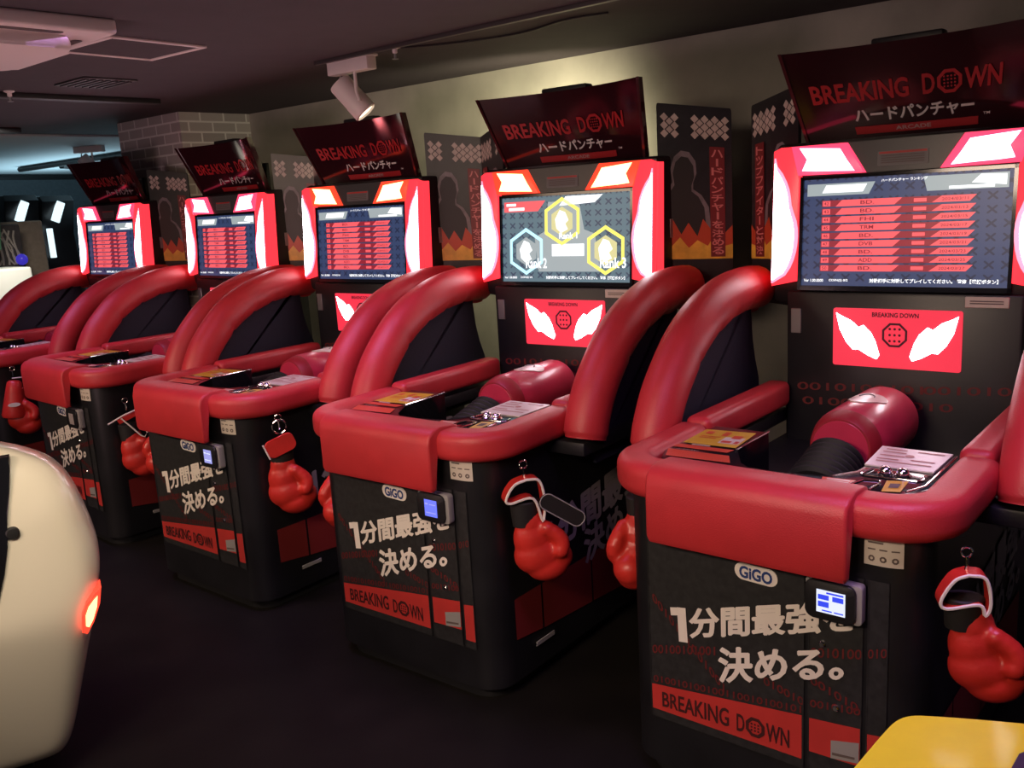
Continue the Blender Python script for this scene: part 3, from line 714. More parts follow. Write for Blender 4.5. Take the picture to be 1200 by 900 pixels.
def scr(s, t, d=0.): return head(-.350+.700*s, 1.402+.386*t, .001+d)
def make_screen(root, style):
    q = MB(); decal(q, scr); sc = q.build('game_screen', SCRG if style == 'hex' else SCRBG, root)
    q = MB()
    text_into(q, 'Ver 1.00.0000', lambda s, t: scr(.015+.105*s, .035+.028*t, .002), .02); q.build('screen_caption', SCRW, sc); q = MB()
    text_into(q, 'COIN(S) 0/2', lambda s, t: scr(.15+.10*s, .035+.028*t, .002), .02); q.build('screen_caption', SCRW, sc); q = MB()
    text_into(q, '対戦相手に対戦してプレイしてください。 筐体【選択ボタン】', lambda s, t: scr(.36+.60*s, .030+.040*t, .002), .03)
    q.build('screen_caption', SCRW, sc)
    if style == 'hex':
        q = MB(); q.poly([scr(a, c, .0015) for a, c in ((.30, .12), (.78, .12), (.74, .55), (.66, .60), (.62, .93), (.38, .93), (.36, .60), (.27, .52))]); q.build('picture_glow', SCRGY, sc)
        q = MB()
        for (cx_, cz_, r_) in ((.47, .72, 0), (.20, .33, 1), (.82, .34, 0)):
            pass
        def hexa(mb, c, ro, ri, d):
            A = [(c[0]+ro*.56*math.cos(PI/2+k*PI/3), c[1]+ro*math.sin(PI/2+k*PI/3)) for k in range(6)]; B = [(c[0]+ri*.56*math.cos(PI/2+k*PI/3), c[1]+ri*math.sin(PI/2+k*PI/3)) for k in range(6)]
            for k in range(6): mb.poly([scr(*A[k], d), scr(*A[(k+1) % 6], d), scr(*B[(k+1) % 6], d), scr(*B[k], d)])
        for c, mt in (((.49, .70), SCRY), ((.20, .36), SCRC), ((.82, .36), SCRY)):
            q = MB(); hexa(q, c, .28, .235, .003); q.build('rank_hexagon', mt, sc)
            q = MB(); hexa(q, c, .17, 0, .0025); plate(q, lambda s, t: scr(s, t, .003), c[0]-.06, c[0]+.07, c[1]-.02, c[1]+.08); q.build('rank_picture', SCRGY if mt is SCRC else glow('rank_pale', (.75, .72, .35), .9), sc)
            q = MB(); q.poly([scr(c[0]+a*.052, c[1]+e*.13, .0045) for a, e in ((-1, .2), (-.3, 1), (.5, .8), (1, .1), (.5, -.2), (.9, -.7), (-.1, -1), (-.8, -.6))]); q.build('rank_flare', SCRW, sc)  # white glare painted over each rank picture
        for tt, a0, w_, b0, h_ in (('Rank 2', .20, .17, .16, .12), ('Rank 3', .78, .19, .16, .12), ('Rank 1', .47, .14, .50, .07)):
            q = MB(); text_into(q, tt, lambda s, t: scr(a0+w_*s, b0+h_*t, .005), .02); q.build('rank_lettering', SCRW, sc)
        q = MB(); q.poly([scr(.47, .88, .003), scr(.74, .90, .003), scr(.80, .985, .003), scr(.52, .985, .003)]); q.build('title_flare', SCRW, sc)
        q = MB(); plate(q, lambda s, t: scr(s, t, .003), .41, .66, .30, .44); q.build('picture_flare', SCRW, sc)
        q = MB(); q.poly([scr(.02, .83, .003), scr(.30, .83, .003), scr(.36, .95, .003), scr(.02, .95, .003)]); tb = q.build('title_tab', SCRBAR, sc)
        q = MB(); plate(q, lambda s, t: scr(s, t, .004), .06, .19, .845, .88); q.build('title_lettering', SCRW, tb); q = MB(); plate(q, lambda s, t: scr(s, t, .004), .04, .12, .90, .93); q.build('title_lettering', SCRW, tb)
        return
    bars = MB(); dk = MB(); tx = MB()
    names = ['BD.', 'BD.', 'FHI', 'TRM', 'BD.', 'DVB', 'BD.', 'ADD', 'BD.']
    for i, nme in enumerate(names):
        t1 = .80-i*.0755; t0 = t1-.060
        dk.poly([scr(.10, t0, .002), scr(.66, t0, .002), scr(.69, t1, .002), scr(.10, t1, .002)])
        plate(bars, lambda s, t: scr(s, t, .003), .105, .145, t0+.006, t1-.006)
        bars.poly([scr(.172, t0, .003), scr(.468, t0, .003), scr(.505, t1, .003), scr(.205, t1, .003)])
        plate(bars, lambda s, t: scr(s, t, .003), .56, .62, t0+.014, t1-.014)
        bars.poly([scr(.645, t0+.004, .003), scr(.815, t0+.004, .003), scr(.845, t1, .003), scr(.69, t1, .003)])
        text_into(tx, nme, lambda s, t: scr(.30+.07*s, t0+.014+.034*t, .004), .015)
        text_into(tx, str(42+i), lambda s, t: scr(.112+.025*s, t0+.016+.03*t, .004), .01)
        text_into(tx, '2024/03/%02d' % (11+i*2), lambda s, t: scr(.69+.12*s, t0+.018+.026*t, .004), .01)
    bars.build('rank_bars', SCRBAR, sc); dk.build('rank_bar_shadow', SCRDK, sc); tx.build('rank_lettering', SCRDK, sc)
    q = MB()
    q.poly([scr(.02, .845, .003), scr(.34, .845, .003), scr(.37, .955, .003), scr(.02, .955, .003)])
    q.build('painted_glare', SCRGY, sc); q = MB()  # signage reflection painted as pale patches at the top of the screen
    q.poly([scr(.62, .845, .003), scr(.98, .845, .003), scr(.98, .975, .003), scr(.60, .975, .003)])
    tb = q.build('painted_glare', SCRGY, sc)
    q = MB(); q.poly([scr(.10, .87, .004), scr(.31, .87, .004), scr(.33, .94, .004), scr(.12, .94, .004)]); q.poly([scr(.82, .90, .004), scr(.97, .87, .004), scr(.97, .96, .004), scr(.86, .97, .004)]); text_into(q, 'ハードパンチャー ランキング', lambda s, t: scr(.40+.22*s, .945+.03*t, .004), .02); plate(q, lambda s, t: scr(s, t, .004), .72, .92, .855, .88)
    q.build('title_lettering', SCRW, tb)  # also holds the white bars of the painted reflection

POSE = [(0, 0, 0), (-1.42517, -.00359, .02827), (-2.81811, -.00611, .01065), (-4.26604, .07048, -.03944), (-5.72332, .06980, .00314)]
LAB = ['red and black punching machine nearest the camera, cut by the right edge of the photo',
       'red and black punching machine whose screen shows three glowing hexagons, second from the right',
       'red and black punching machine below the white spotlight, middle of the row of five',
       'red and black punching machine fourth from the right, its base behind the white car body',
       'red and black punching machine farthest left in the row, cut by the photo edge']
proto = empty('punching_machine')
make_base(proto); make_pads(proto); make_deck(proto); make_bag(proto); make_upright(proto); make_header(proto); make_wing(proto, 1); make_wing(proto, -1)
machines = [proto]
for i in range(1, 5): machines.append(copy_tree(proto))
for i, mc in enumerate(machines):
    x, y, t = POSE[i]; mc.location = (x, y, 0); mc.rotation_euler = (0, 0, t)
    tag(mc, LAB[i], 'arcade machine', 'punching machines in a row')
    make_screen(mc, 'hex' if i == 1 else 'rank'); make_reader(mc, (0, 1, 2, 3, 3)[i])

def at(i, x, y, z):
    X, Y, t = POSE[i]; c, s = math.cos(t), math.sin(t)
    return Vector((X+c*x-s*y, Y+s*x+c*y, z))
# ------------------------------------------------------------------ boxing gloves hung on the sides of the machines
def glove_mesh():
    b = MB()
    b.ball((0, 0, -.275), (.070, .052, .085)); b.ball((.012, 0, -.335), (.088, .062, .075)); b.ball((.040, 0, -.385), (.078, .062, .056))
    b.ball((.085, 0, -.36), (.050, .054, .052)); b.ball((0, 0, -.215), (.055, .043, .06))
    for k in range(6):
        t = k/5; b.ball((.045+.045*math.sin(t*2.2), -.038-.016*t, -.235-.085*t), .030-.003*abs(t-.6), sub=2)
    me = bpy.data.meshes.new('glove_body'); b.bm.to_mesh(me); b.bm.free()
    o = bpy.data.objects.new('tmp', me); C.objects.link(o)
    md = o.modifiers.new('r', 'REMESH'); md.mode = 'VOXEL'; md.voxel_size = .007
    ms = o.modifiers.new('s', 'SMOOTH'); ms.iterations = 6; ms.factor = .5
    dg = bpy.context.evaluated_depsgraph_get(); dg.update()
    out = bpy.data.meshes.new_from_object(o.evaluated_get(dg)); out.name = 'glove_body'
    bpy.data.objects.remove(o)
    for p in out.polygons: p.use_smooth = True
    out.materials.clear(); out.materials.append(GLOVE)
    return out
GM = glove_mesh()
def make_glove(loc, rz, label, style, scale=1., tilt=0.):
    "local x runs along the thumb side, y away from the machine is -y; origin at the hook"
    g = empty('boxing_glove', loc, rz); g.scale = (scale,)*3
    tag(g, label, 'boxing glove', 'boxing gloves hung on the machines')
    o = bpy.data.objects.new('glove_body', GM); C.objects.link(o); o.parent = g; o.rotation_euler = (0, tilt, 0)
    # hook ring and clip
    q = MB(); q.tube([(.014*math.cos(2*PI*k/16), -.01, .0+.014*math.sin(2*PI*k/16)) for k in range(16)], .003, 8, True)
    q.tube([(0, -.012, -.012), (.002, -.013, -.03), (0, -.012, -.052)], .005, 8); q.build('hook_ring', CHROME, g)
    # cuff sleeve
    q = MB(); q.lathe((0, 0, -.13), (0, 0, -1), [(.048, 0), (.053, .004), (.050, .05), (.046, .09)], 20); 
    for v in q.bm.verts: v.co.y *= .8
    q.build('cuff', GLOVEK if style != 'bell' else GLOVE, g)
    def band(path, width, mt, trim=True, thick=.004, y0=-.045, closed=True):
        q = MB(); P = path; N = len(P)
        V = []
        for i in range(N):
            a, c = P[i-1] if (i or closed) else P[0], P[(i+1) % N] if (i < N-1 or closed) else P[-1]
            t = Vector((c[0]-a[0], c[1]-a[1])).normalized(); nx, nz = -t.y, t.x
            V.append([q.bm.verts.new((P[i][0]+nx*k*thick, yy, P[i][1]+nz*k*thick)) for k, yy in ((-1, y0), (1, y0), (1, y0+width), (-1, y0+width))])
        for i in range(N if closed else N-1):
            A, B = V[i], V[(i+1) % N]
            for j in range(4): q.face([A[j], A[(j+1) % 4], B[(j+1) % 4], B[j]])
        o = q.build('wrist_strap', mt, g)
        if trim:
            q = MB(); q.tube([(x, y0, z) for x, z in P], .0048, 6, closed, up=(0, 1, 0)); q.build('white_piping', TRIM, o)
    def cl(pts, n=5):
        pts = [Vector((x, 0, z)) for x, z in pts]; return [(p.x, p.z) for p in catmull(pts+[pts[0]], n)[:-1]]
    if style == 'loop':
        band(cl([(0, -.052), (.042, -.062), (.056, -.13), (.044, -.165), (.028, -.135), (-.050, -.150), (-.066, -.128), (-.035, -.070)]), .055, GLOVE)
    elif style == 'flap':
        band(cl([(0, -.045), (.045, -.055), (.060, -.125), (.050, -.20), (.020, -.115), (-.060, -.122), (-.075, -.105), (-.045, -.060)]), .050, GLOVE)
        q = MB(); M = Matrix.Translation((.045, -.052, -.115)) @ Matrix.Rotation(.62, 4, 'Y')
        q.prism(rr(0, .185, -.030, .030, .028, 5), lambda a, c, d: M @ Vector((a, d, c)), 0, .007, .002, 1); st = q.build('loose_strap', GLOVEK, g)
        q = MB(); q.tube([M @ Vector((a, -.001, c)) for a, c in rr(.002, .183, -.028, .028, .026, 5)], .0022, 6, True, up=(0, 1, 0)); q.build('strap_piping', GREYPL, st)
    elif style == 'cover':
        q = MB(); M = Matrix.Translation((-.01, -.052, -.115)) @ Matrix.Rotation(-.35, 4, 'Y')
        q.prism(rr(-.060, .070, -.038, .038, .024, 5), lambda a, c, d: M @ Vector((a, d, c)), -.004, .012, .003, 1); st = q.build('wrist_strap', GLOVE, g)
        q = MB(); q.tube([M @ Vector((-.060, -.004, c)) for c in (-.034, 0, .036)], .004, 6); q.build('white_piping', TRIM, st)
        q = MB(); q.tube([(.030*math.cos(2*PI*k/20), -.03, -.035+.030*math.sin(2*PI*k/20)) for k in range(20)], .0035, 8, True); q.build('split_ring', CHROME, g)
    elif style == 'tri':
        q = MB(); q.box(-.085, .055, -.054, -.030, -.095, -.068, .003, 1, Matrix.Rotation(-.35, 4, 'Y')); st = q.build('wrist_strap', GLOVE, g)
        q = MB(); q.tube([(-.105, -.056, -.108), (-.02, -.056, -.070), (.060, -.056, -.045), (.055, -.056, -.06), (.085, -.058, -.185), (.070, -.06, -.205), (.052, -.058, -.195), (-.035, -.056, -.085)], .0045, 6); q.build('white_piping', TRIM, st)
    elif style == 'bell':
        q = MB(); q.lathe((0, 0, -.08), (-.12, 0, -1), [(.030, 0), (.042, .01), (.052, .06), (.066, .15), (.078, .22), (.074, .235), (.03, .245), (.001, .246)], 24); q.build('long_cuff', GLOVE, g)
        q = MB(); q.prism([(.036*math.cos(2*PI*k/20), .013*math.sin(2*PI*k/20)) for k in range(20)], lambda a, c, d: (a-.022, -.0705-d, -.225+c), 0, .003); q.build('oval_patch', TRIM, g)
        q = MB(); q.tube([(-.01, -.02, -.06), (.05, -.02, -.062), (.11, -.02, -.072)], .0035, 6); q.build('white_piping', TRIM, g)
    return g
make_glove(at(0, .515, .020, .915), .45, 'red boxing glove on the nearest machine, its white-piped cuff loop hanging open', 'loop', .88, -.12)
make_glove(at(1, .515, .115, .895), .95, 'red boxing glove with a loose dark strap, on the machine with the hexagon screen', 'flap', 1.0, -.08)
make_glove(at(2, .510, .140, .905), 1.05, 'red boxing glove with a red wrist flap and round ring, on the middle machine', 'cover', 1.02, .0)
make_glove(at(3, .515, .130, .835), 1.2, 'red boxing glove with white piping in a triangle, on the fourth machine from the right', 'tri', 1.0, -.05)
make_glove(at(4, .535, .12, .905), 1.2, 'red bell-shaped boxing glove with a white oval patch at the far left', 'bell', 1.0, .0)
make_glove(at(0, -.515, .235, .950), -1.5, 'red boxing glove half hidden behind the left front corner of the nearest machine', 'plain', 1.0, .0)
make_glove(at(1, -.515, .215, .900), -1.5, 'red boxing glove peeking out left of the machine with the hexagon screen', 'plain', 1.0, .0)
make_glove(at(2, -.515, .185, .925), -1.5, 'red boxing glove peeking out left of the middle machine', 'plain', 1.0, .0)

# ------------------------------------------------------------------ white car-shaped ride at the left
def make_car():
    root = empty('ride_car', (-1.6, -1.05, 0), math.radians(66.9)-0.0)
    root.rotation_euler = (0, 0, math.atan2(math.sin(math.radians(66.9)), math.cos(math.radians(66.9))))
    # local x runs along the rear face towards its visible corner, local y runs forward, away from the viewer
    root.rotation_euler.z = math.radians(66.9)
    tag(root, 'cream white car-shaped ride body with a lit red tail lamp in the left foreground', 'ride car')
    half = [(-.64, 1.268), (-.52, 1.262), (-.40, 1.245), (-.28, 1.215), (-.19, 1.186), (-.132, 1.158), (-.085, 1.128), (-.055, 1.098), (-.027, 1.049), (-.010, .995), (.003, .938), (.014, .885), (.020, .84), (.019, .78), (.010, .73), (-.012, .64), (-.040, .543), (-.089, .361), (-.134, .18), (-.17, .12), (-.21, .10), (-.64, .10)]
    prof = half+[(-1.28-x, z) for x, z in reversed(half[1:-1])]
    lay = [(-.015, .085, 0), (-.008, .045, 0), (.012, .018, 0), (.045, 0, 0), (.25, 0, .03), (.60, .03, .09), (.95, .07, .16), (1.0, .11, .2)]
    def front(y, x, z):
        k = max(0, 1-y/.5); return y+(max(0, .66-z)**1.15*.42+max(0, z-1.0)*.22+(max(0, x+.16)**2+max(0, -1.12-x)**2)*1.1)*k
    b = MB(); rings = []
    for y, ins, drop in lay:
        ring = []
        for x, z in prof:
            vx, vz = x+.62, z-.68; l = math.hypot(vx, vz)
            X = x-ins*vx/l; Z_ = z-ins*vz/l-drop*max(0, (z-.3))*1.0
            ring.append(b.bm.verts.new((X, front(y, X, Z_), Z_)))
        rings.append(ring)
    n = len(prof)
    for A, B in zip(rings, rings[1:]):
        for j in range(n): b.face([A[j], A[(j+1) % n], B[(j+1) % n], B[j]])
    # rear face: fan of rings shrinking to the middle so that it stays rounded
    prev = rings[0]
    for f in (.8, .55, .3):
        ring = []
        for x, z in prof:
            vx, vz = x+.62, z-.68; l = math.hypot(vx, vz); X = -.62+vx*(1-.085/l)*f; Z_ = .68+vz*(1-.085/l)*f
            ring.append(b.bm.verts.new((X, front(-.018-.012*(1-f), X, Z_), Z_)))
        for j in range(n): b.face([prev[j], prev[(j+1) % n], ring[(j+1) % n], ring[j]])
        prev = ring
    b.face(prev); b.face(list(reversed(rings[-1])))
    body = b.build('body_shell', CARW, root, sharp=50)
    body.modifiers.new('round', 'SUBSURF').render_levels = 2
    def fl(x, z, d=0.): return Vector((x, front(-.018, x, z)-d, z))
    tl = [(.006, .728), (-.012, .716), (-.040, .690), (-.058, .655), (-.064, .600), (-.050, .590), (-.028, .625), (-.004, .680)]
    q = MB(); q.prism(tl, lambda a, c, d: fl(a, c, d), -.06, .012, .003, 2); l_ = q.build('tail_lamp', glow('tail_red', (1, .06, .03), 1.4), root)
    ce = (-.030, .662); q = MB(); q.prism([(ce[0]+(a-ce[0])*.62, ce[1]+(c-ce[1])*.66) for a, c in tl], lambda a, c, d: fl(a, c, d), .012, .015); q.build('lamp_glow', glow('tail_core', (1, .50, .20), 3), l_)
    q = MB(); q.lathe(fl(-.195, .951, -.006), (0, -1, 0), [(.018, 0), (.018, .014), (.014, .018), (.001, .019)], 20); q.build('lock_cap', RUBBER, root)
    sm = catmull([(-.178, 1.150), (-.190, 1.09), (-.207, 1.02), (-.213, .92), (-.236, .83), (-.262, .745)], 4)  if False else [(-.172, 1.165), (-.176, 1.13), (-.186, 1.07), (-.203, 1.0), (-.212, .92), (-.232, .84), (-.262, .745)]
    b1 = [(-1.28-x, z) for x, z in reversed(sm)]
    q = MB(); q.prism(sm+b1, lambda a, c, d: fl(a, c, d), -.02, .010, .003, 1); q.build('rear_window', GLOSSB, root)
    tl2 = [(-1.28-x, z) for x, z in tl]
    q = MB(); q.prism(tl2, lambda a, c, d: fl(a, c, d), -.06, .012, .003, 2); l2 = q.build('tail_lamp', bpy.data.materials['tail_red'], root)
    ce = (-1.25, .662); q = MB(); q.prism([(ce[0]+(a-ce[0])*.62, ce[1]+(c-ce[1])*.66) for a, c in tl2], lambda a, c, d: fl(a, c, d), .012, .015); q.build('lamp_glow', bpy.data.materials['tail_core'], l2)
    q = MB(); q.prism(rr(-.90, -.38, .30, .46, .03, 4), lambda a, c, d: fl(a, c, d), -.02, .014, .004, 1); q.build('bumper_grille', RUBBER, root)
    for x in (-.34, -.94):
        q = MB(); q.lathe((x-.07, .42, .15), (1, 0, 0), [(.09, 0), (.14, .005), (.15, .02), (.15, .12), (.14, .135), (.09, .14)], 28); q.build('wheel', RUBBER, root)
    return root
make_car()

# ------------------------------------------------------------------ yellow body at the bottom right
def make_yellow():
    root = empty('yellow_ride', (.50, -.42, 0), .42); tag(root, 'glossy yellow moulded top of a ride in the lower right corner', 'ride')
    cs, sn = math.cos(-.42), math.sin(-.42)
    W2 = lambda x, y: ((x-.500)*cs-(y+.430)*sn, (x-.500)*sn+(y+.430)*cs)
    cor = [(v.x, v.y) for v in catmull([(x, y, 0) for x, y in ((.488, -.70), (.494, -.60), (.499, -.52), (.506, -.462), (.524, -.427), (.560, -.404), (.630, -.370), (.713, -.333))], 4)]+[(1.0, -.20), (1.15, -.35), (1.15, -.95), (1.05, -1.05), (.55, -1.05), (.478, -.90)]
    b = MB(); b.prism([W2(x, y) for x, y in cor], lambda a, c, d: (a, c, d), .10, .712, .018, 5); b.build('body_shell', YBODY, root, sharp=50)
    q = MB(); q.prism([W2(x, y) for x, y in ((.722, -.445), (.80, -.30), (.98, -.24), (1.08, -.40), (1.06, -.92), (.70, -.96))], lambda a, c, d: (a, c, d), .69, .715, .008, 2); q.build('seat_pad', mat('dark_pad', (.05, .035, .09), .3), root)
    q = MB(); q.prism([W2(x, y) for x, y in ((.53, -.45), (1.0, -.26), (1.1, -.4), (1.1, -.9), (.55, -1.0))], lambda a, c, d: (a, c, d), 0, .11); q.build('plinth', BLACKP, root)
make_yellow()

# ------------------------------------------------------------------ ceiling things
def make_spot():
    g = empty('track_spotlight', (-2.70, 1.10, CZ)); tag(g, 'white cylindrical spotlight hanging from the ceiling above the middle machine', 'spotlight')
    q = MB(); q.box(-.16, .15, -.03, .035, -.075, -.01, .005); q.build('mount_box', LAMPW, g)
    q = MB(); q.box(-.17, .16, -.035, .04, -.012, 0, .002); q.build('mount_plate', LAMPW, g)
    q = MB(); q.tube([(.02, .0, -.07), (.02, 0, -.17), (.04, .0, -.22)], .009, 8); q.tube([(-.09, 0, -.07), (-.10, 0, -.10), (-.07, 0, -.125)], .009, 8); q.build('yoke_arm', LAMPW, g)
    ax = Vector((.40, .30, -.62)).normalized(); o = Vector((-.085, -.02, -.115))
    q = MB(); q.lathe(o, ax, [(.040, -.004), (.058, 0), (.062, .01), (.062, .125), (.064, .13), (.064, .20), (.056, .205), (.052, .19)], 28); hd = q.build('lamp_head', LAMPW, g)
    q = MB(); q.lathe(o+ax*.188, ax, [(.05, 0), (.05, .006)], 24); q.build('lamp_lens', glow('lamp_lens', (1, .9, .65), 2.5), hd)
    return g.location+o+ax*.22, ax
sp, ax = make_spot()
l_ = lamp('spot_beam', 'SPOT', sp, (-2.30, 2.2, 1.95), 45, (1, .92, .60), .04, spot=66, blend=1.0)
b = MB(); b.box(-2.9, 3.0, 1.02, 1.045, CZ-.018, CZ, .002); tag(b.build('ceiling_track', mat('track_dark', (.05, .045, .045), .5)), 'thin dark lighting track along the ceiling beside the white spotlight', 'track')
def sprinkler(x, y, label):
    g = empty('sprinkler', (x, y, CZ)); tag(g, label, 'sprinkler', 'ceiling sprinklers')
    q = MB(); q.lathe((0, 0, 0), (0, 0, -1), [(.028, 0), (.028, .006), (.012, .012), (.012, .03), (.003, .034)], 16); q.build('rose', LAMPW, g)
    q = MB(); q.lathe((0, 0, -.034), (0, 0, -1), [(.006, 0), (.006, .02), (.016, .022), (.016, .025)], 12); q.build('deflector', STEEL, g)
sprinkler(-2.35, 1.075, 'small white ceiling sprinkler just right of the spotlight mount')
sprinkler(-4.50, .16, 'small white ceiling sprinkler at the left edge below the ceiling unit')
q = MB(); pts = [(-2.33, 1.10), (-2.15, 1.22), (-1.9, 1.30), (-1.7, 1.31), (-1.45, 1.24), (-1.25, 1.28)]
q.tube(catmull([(x, y, CZ-.006) for x, y in pts], 6), .005, 6); tag(q.build('ceiling_cable', RUBBER), 'thin dark cable winding over the ceiling right of the spotlight', 'cable')
def make_ac():
    g = empty('air_conditioner', (-2.86, -.72, CZ)); tag(g, 'white ceiling cassette air conditioner in the upper left corner', 'air conditioner')
    q = MB(); q.box(-.43, .43, -.43, .43, -.055, 0, .012, 3); q.build('cassette_frame', ACW, g)
    q = MB(); q.prism(rr(-.33, .33, -.33, .33, .10, 8), lambda a, c, d: (a, c, -.05-d), 0, .055, .02, 3); gr = q.build('intake_grille', ACW, g)
    for k in range(4):
        q = MB(); q.prism(rr(-.25, .25, .345, .385, .018, 4), lambda a, c, d: (a, c, -.053-d), 0, .004); o = q.build('air_slot', ACD, g); o.rotation_euler = (0, 0, k*PI/2)
make_ac()
q = MB(); f_ = [(-.215, -.235), (.215, -.235), (.215, .235), (-.215, .235)]
g = empty('access_hatch', (-2.96, .06, CZ), .06); tag(g, 'ceiling access hatch with a thin pale frame beside the ceiling unit', 'hatch')
for x0, x1, y0, y1 in ((-.215, .215, -.235, -.213), (-.215, .215, .213, .235), (-.215, -.195, -.213, .213), (.195, .215, -.213, .213)): q.box(x0, x1, y0, y1, -.010, 0, .002, 1)
q.build('hatch_frame', ACW, g)
q = MB(); q.box(-.194, .194, -.212, .212, -.005, 0); q.build('hatch_panel', CEILM, g)
g = empty('ceiling_vent', (-4.0, .41, CZ)); tag(g, 'small dark ceiling vent left of the access hatch', 'vent')
q = MB(); q.box(-.17, .17, -.15, .15, -.008, 0, .002); q.build('vent_frame', BLACKP, g)
q = MB()
for k in range(7): q.box(-.145, .145, -.13+k*.04, -.112+k*.04, -.014, -.007)
q.build('vent_slats', RUBBER, g)
b = MB(); b.box(-4.62, -4.54, -3.0, 1.1, CZ-.03, CZ, .003); tag(b.build('ceiling_rail', RUBBER), 'black ceiling rail crossing above the fourth machine', 'rail')
b = MB(); b.box(-6.60, -6.48, -1.0, 1.05, CZ-.04, CZ, .003); tag(b.build('ceiling_rail', RUBBER), 'short black ceiling rail at the left edge, its pale end in view', 'rail')

# ------------------------------------------------------------------ far hall at the left
def rail(p0, p1, w, label):
    q = MB(); q.tube([p0, p1], w, 6); tag(q.build('ceiling_rail', RUBBER), label, 'rail')
rail((-11.05, 2.93, CZ-.05), (-7.6, 3.0, CZ-.05), .035, 'long black ceiling rail over the far hall, nearest of three')
rail((-10.2, 3.05, CZ-.06), (-12.2, 5.6, CZ-.06), .04, 'black ceiling rail over the far hall, middle of three')
rail((-12.6, 3.2, CZ-.06), (-13.4, 5.8, CZ-.06), .04, 'black ceiling rail over the far hall, farthest of three')
def rayp(u, v, X):
    d = fw*1069.3+R_*(u-600)-U_*(v-450); k = (X-CAM.x)/d.x; return CAM+d*k
def far_cabinet(x, y, label, h, lit):
    g = empty('arcade_cabinet', (x, y, 0)); tag(g, label, 'arcade machine', 'dark cabinets in the far hall')
    q = MB(); q.prism([(-.35, 0), (.30, 0), (.34, .95), (.10, 1.05), (.02, 1.70), (.16, h-.06), (.10, h), (-.35, h)], lambda a, c, d: (a, d, c), -.15, .19, .015, 2); q.build('cabinet_body', BLACK, g)
    q = MB(); M = Matrix.Translation((.15, 0, h-.17)) @ Matrix.Rotation(-.42, 4, 'X')
    q.box(-.015, .015, -.042, .045, -.11, .11, .004, 1, M); q.build('lit_marquee', glow('cool_white', (.72, .92, 1), 1.3) if 'cool_white' not in bpy.data.materials else bpy.data.materials['cool_white'], g)
    if lit:
        q = MB(); q.box(.10, .125, -.13, -.07, 1.45, 1.76, .004, 1, None); q.build('light_strip', bpy.data.materials['cool_white'], g)
far_cabinet(-9.2, 2.03, 'dark far arcade cabinet with one tilted white light, left of two', 2.12, False)
far_cabinet(-9.2, 2.40, 'dark far arcade cabinet with a tilted white light and a strip, right of two', 2.10, True)
def poly_board(name, pts, X, th, mt, label, cat, parent=None):
    P = [rayp(u, v, X) for u, v in pts]
    q = MB(); A = [q.bm.verts.new(p) for p in P]; B = [q.bm.verts.new(p+Vector((-th, 0, 0))) for p in P]
    q.face(A); q.face(list(reversed(B)))
    for i in range(len(P)): q.face([A[i], B[i], B[(i+1) % len(P)], A[(i+1) % len(P)]])
    o = q.build(name, mt, parent, smooth=False)
    if label: tag(o, label, cat)
    return o
TAN = mat('tan_board', (.32, .24, .18), .8, noise=.15)
def box_thing(name, x, y0, y1, z1, dep, mt, label, cat):
    q = MB(); q.box(x-dep, x, y0, y1, 0, z1, .02, 3); o = q.build(name, mt); tag(o, label, cat); return o
ya, yb = rayp(8, 300, -8.6).y, rayp(56, 300, -8.6).y
box_thing('partition', -8.6, ya, yb, rayp(30, 259, -8.6).z, .10, TAN, 'tan partition wall standing in front of the dark far cabinets', 'partition')
ya, yb = rayp(-12, 300, -8.3).y, rayp(29, 300, -8.3).y
g = empty('poster_stand', (-8.3, ya, 0)); tag(g, 'dark poster stand with pale branching streaks at the left edge', 'poster stand')
z0, z1 = rayp(10, 318, -8.3).z, rayp(10, 263, -8.3).z
q = MB(); q.box(-.06, 0, 0, yb-ya, 0, z1, .02); q.build('poster_board', mat('poster_dark', (.05, .04, .04), .6, noise=.4, nscale=9), g)
q = MB()
for k in range(11):
    y0 = (yb-ya)*(.08+.08*k); pts = [(.003, y0*.6+.10*math.sin(k*2.1), z1-.04-.02*(k % 3)), (.004, y0*.85, z1-.16-.03*math.sin(k)), (.004, y0+.02*math.sin(k*3), z1-.30), (.003, min(yb-ya-.02, y0*1.02+.03*math.cos(k)), z0+.06)]
    q.tube(catmull(pts, 5), .009, 5)
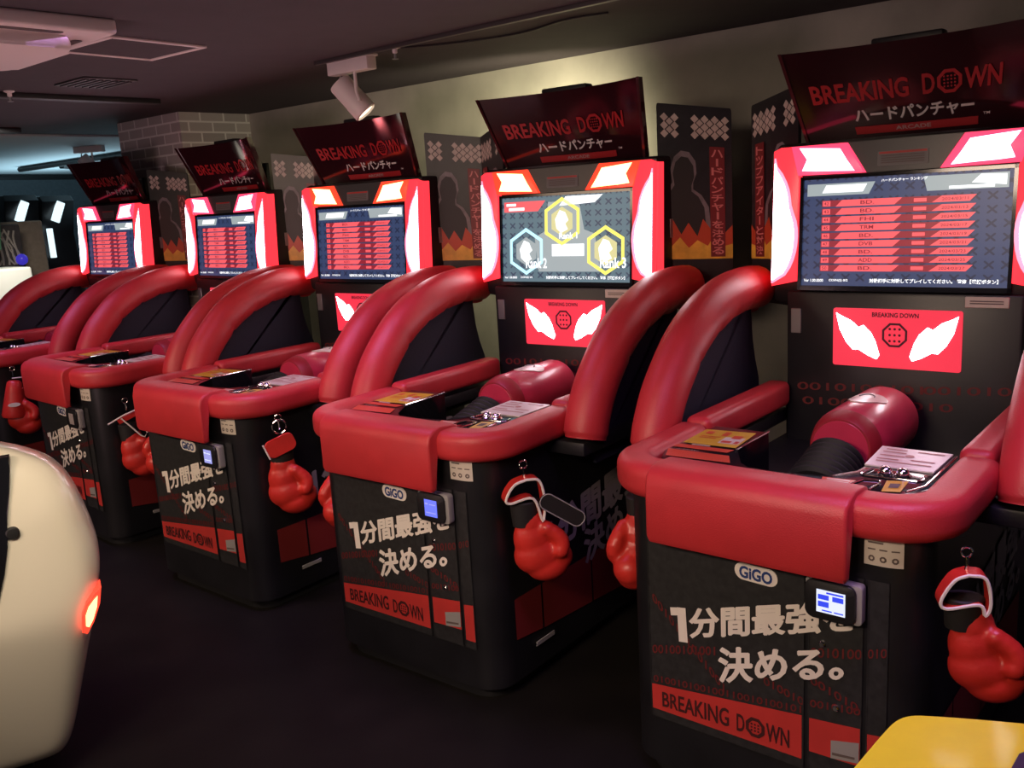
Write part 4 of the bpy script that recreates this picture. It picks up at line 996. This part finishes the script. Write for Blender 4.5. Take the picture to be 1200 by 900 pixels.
q.build('streak_print', mat('poster_streak', (.40, .34, .30), .7), g)
q = MB(); q.ball((.03, (yb-ya)*.86, rayp(25, 304, -8.3).z), .055, sub=2); q.build('blue_lamp', glow('deep_blue', (.05, .035, .5), .8), g)
ya, yb = rayp(-30, 330, -7.2).y, rayp(40, 330, -7.2).y
box_thing('white_cabinet', -7.2, ya, yb, rayp(20, 314, -7.2).z, .5, mat('pale_cabinet', (.85, .86, .78), .5), 'pale low cabinet at the left edge behind the farthest punching machine', 'cabinet')
ya, yb = rayp(-30, 250, -8.0).y, rayp(8, 250, -8.0).y
q = MB(); N = 40; F = []
for i in range(N+1):
    y = ya+(yb-ya)*i/N; x = -8.0+.03*math.sin(i*1.1)
    F.append([q.bm.verts.new((x, y-.10*(1-c)*(i/N), 1.6+(CZ-1.6)*c)) for c in (0, .35, .7, 1)]+[q.bm.verts.new((x-.015, y-.10*(1-c)*(i/N), 1.6+(CZ-1.6)*c)) for c in (1, .7, .35, 0)])
for A, B in zip(F, F[1:]):
    for j in range(8): q.face([A[j], A[(j+1) % 8], B[(j+1) % 8], B[j]])
q.face(F[0]); q.face(list(reversed(F[-1]))); tag(q.build('curtain', mat('green_cloth', (.10, .28, .16), .8)), 'green curtain hanging at the left edge of the far hall', 'curtain')
src = [o for o in C.objects if o.name == 'track_spotlight'][0]
c2 = copy_tree(src); c2.location = (-8.0, 2.32, CZ); c2.rotation_euler.z = .5; tag(c2, 'small distant spotlight hanging from the ceiling left of the brick pillar', 'spotlight')
# LED colours differ from machine to machine
PK = {'corner_light': glow('corner_pink', (1, .05, .12), 1.8), 'glow_halo': glow('halo_pink', (1, .45, .60), 5), 'glow_core': glow('core_pink', (1, .86, .93), 10)}
for i in (0, 3, 4):
    for h in machines[i].children:
        if h.name.split('.')[0] != 'screen_housing': continue
        for c in h.children:
            if c.name.split('.')[0] != 'corner_light': continue
            for o in [c]+list(c.children):
                k = o.name.split('.')[0]
                if k in PK: o.material_slots[0].link = 'OBJECT'; o.material_slots[0].material = PK[k]
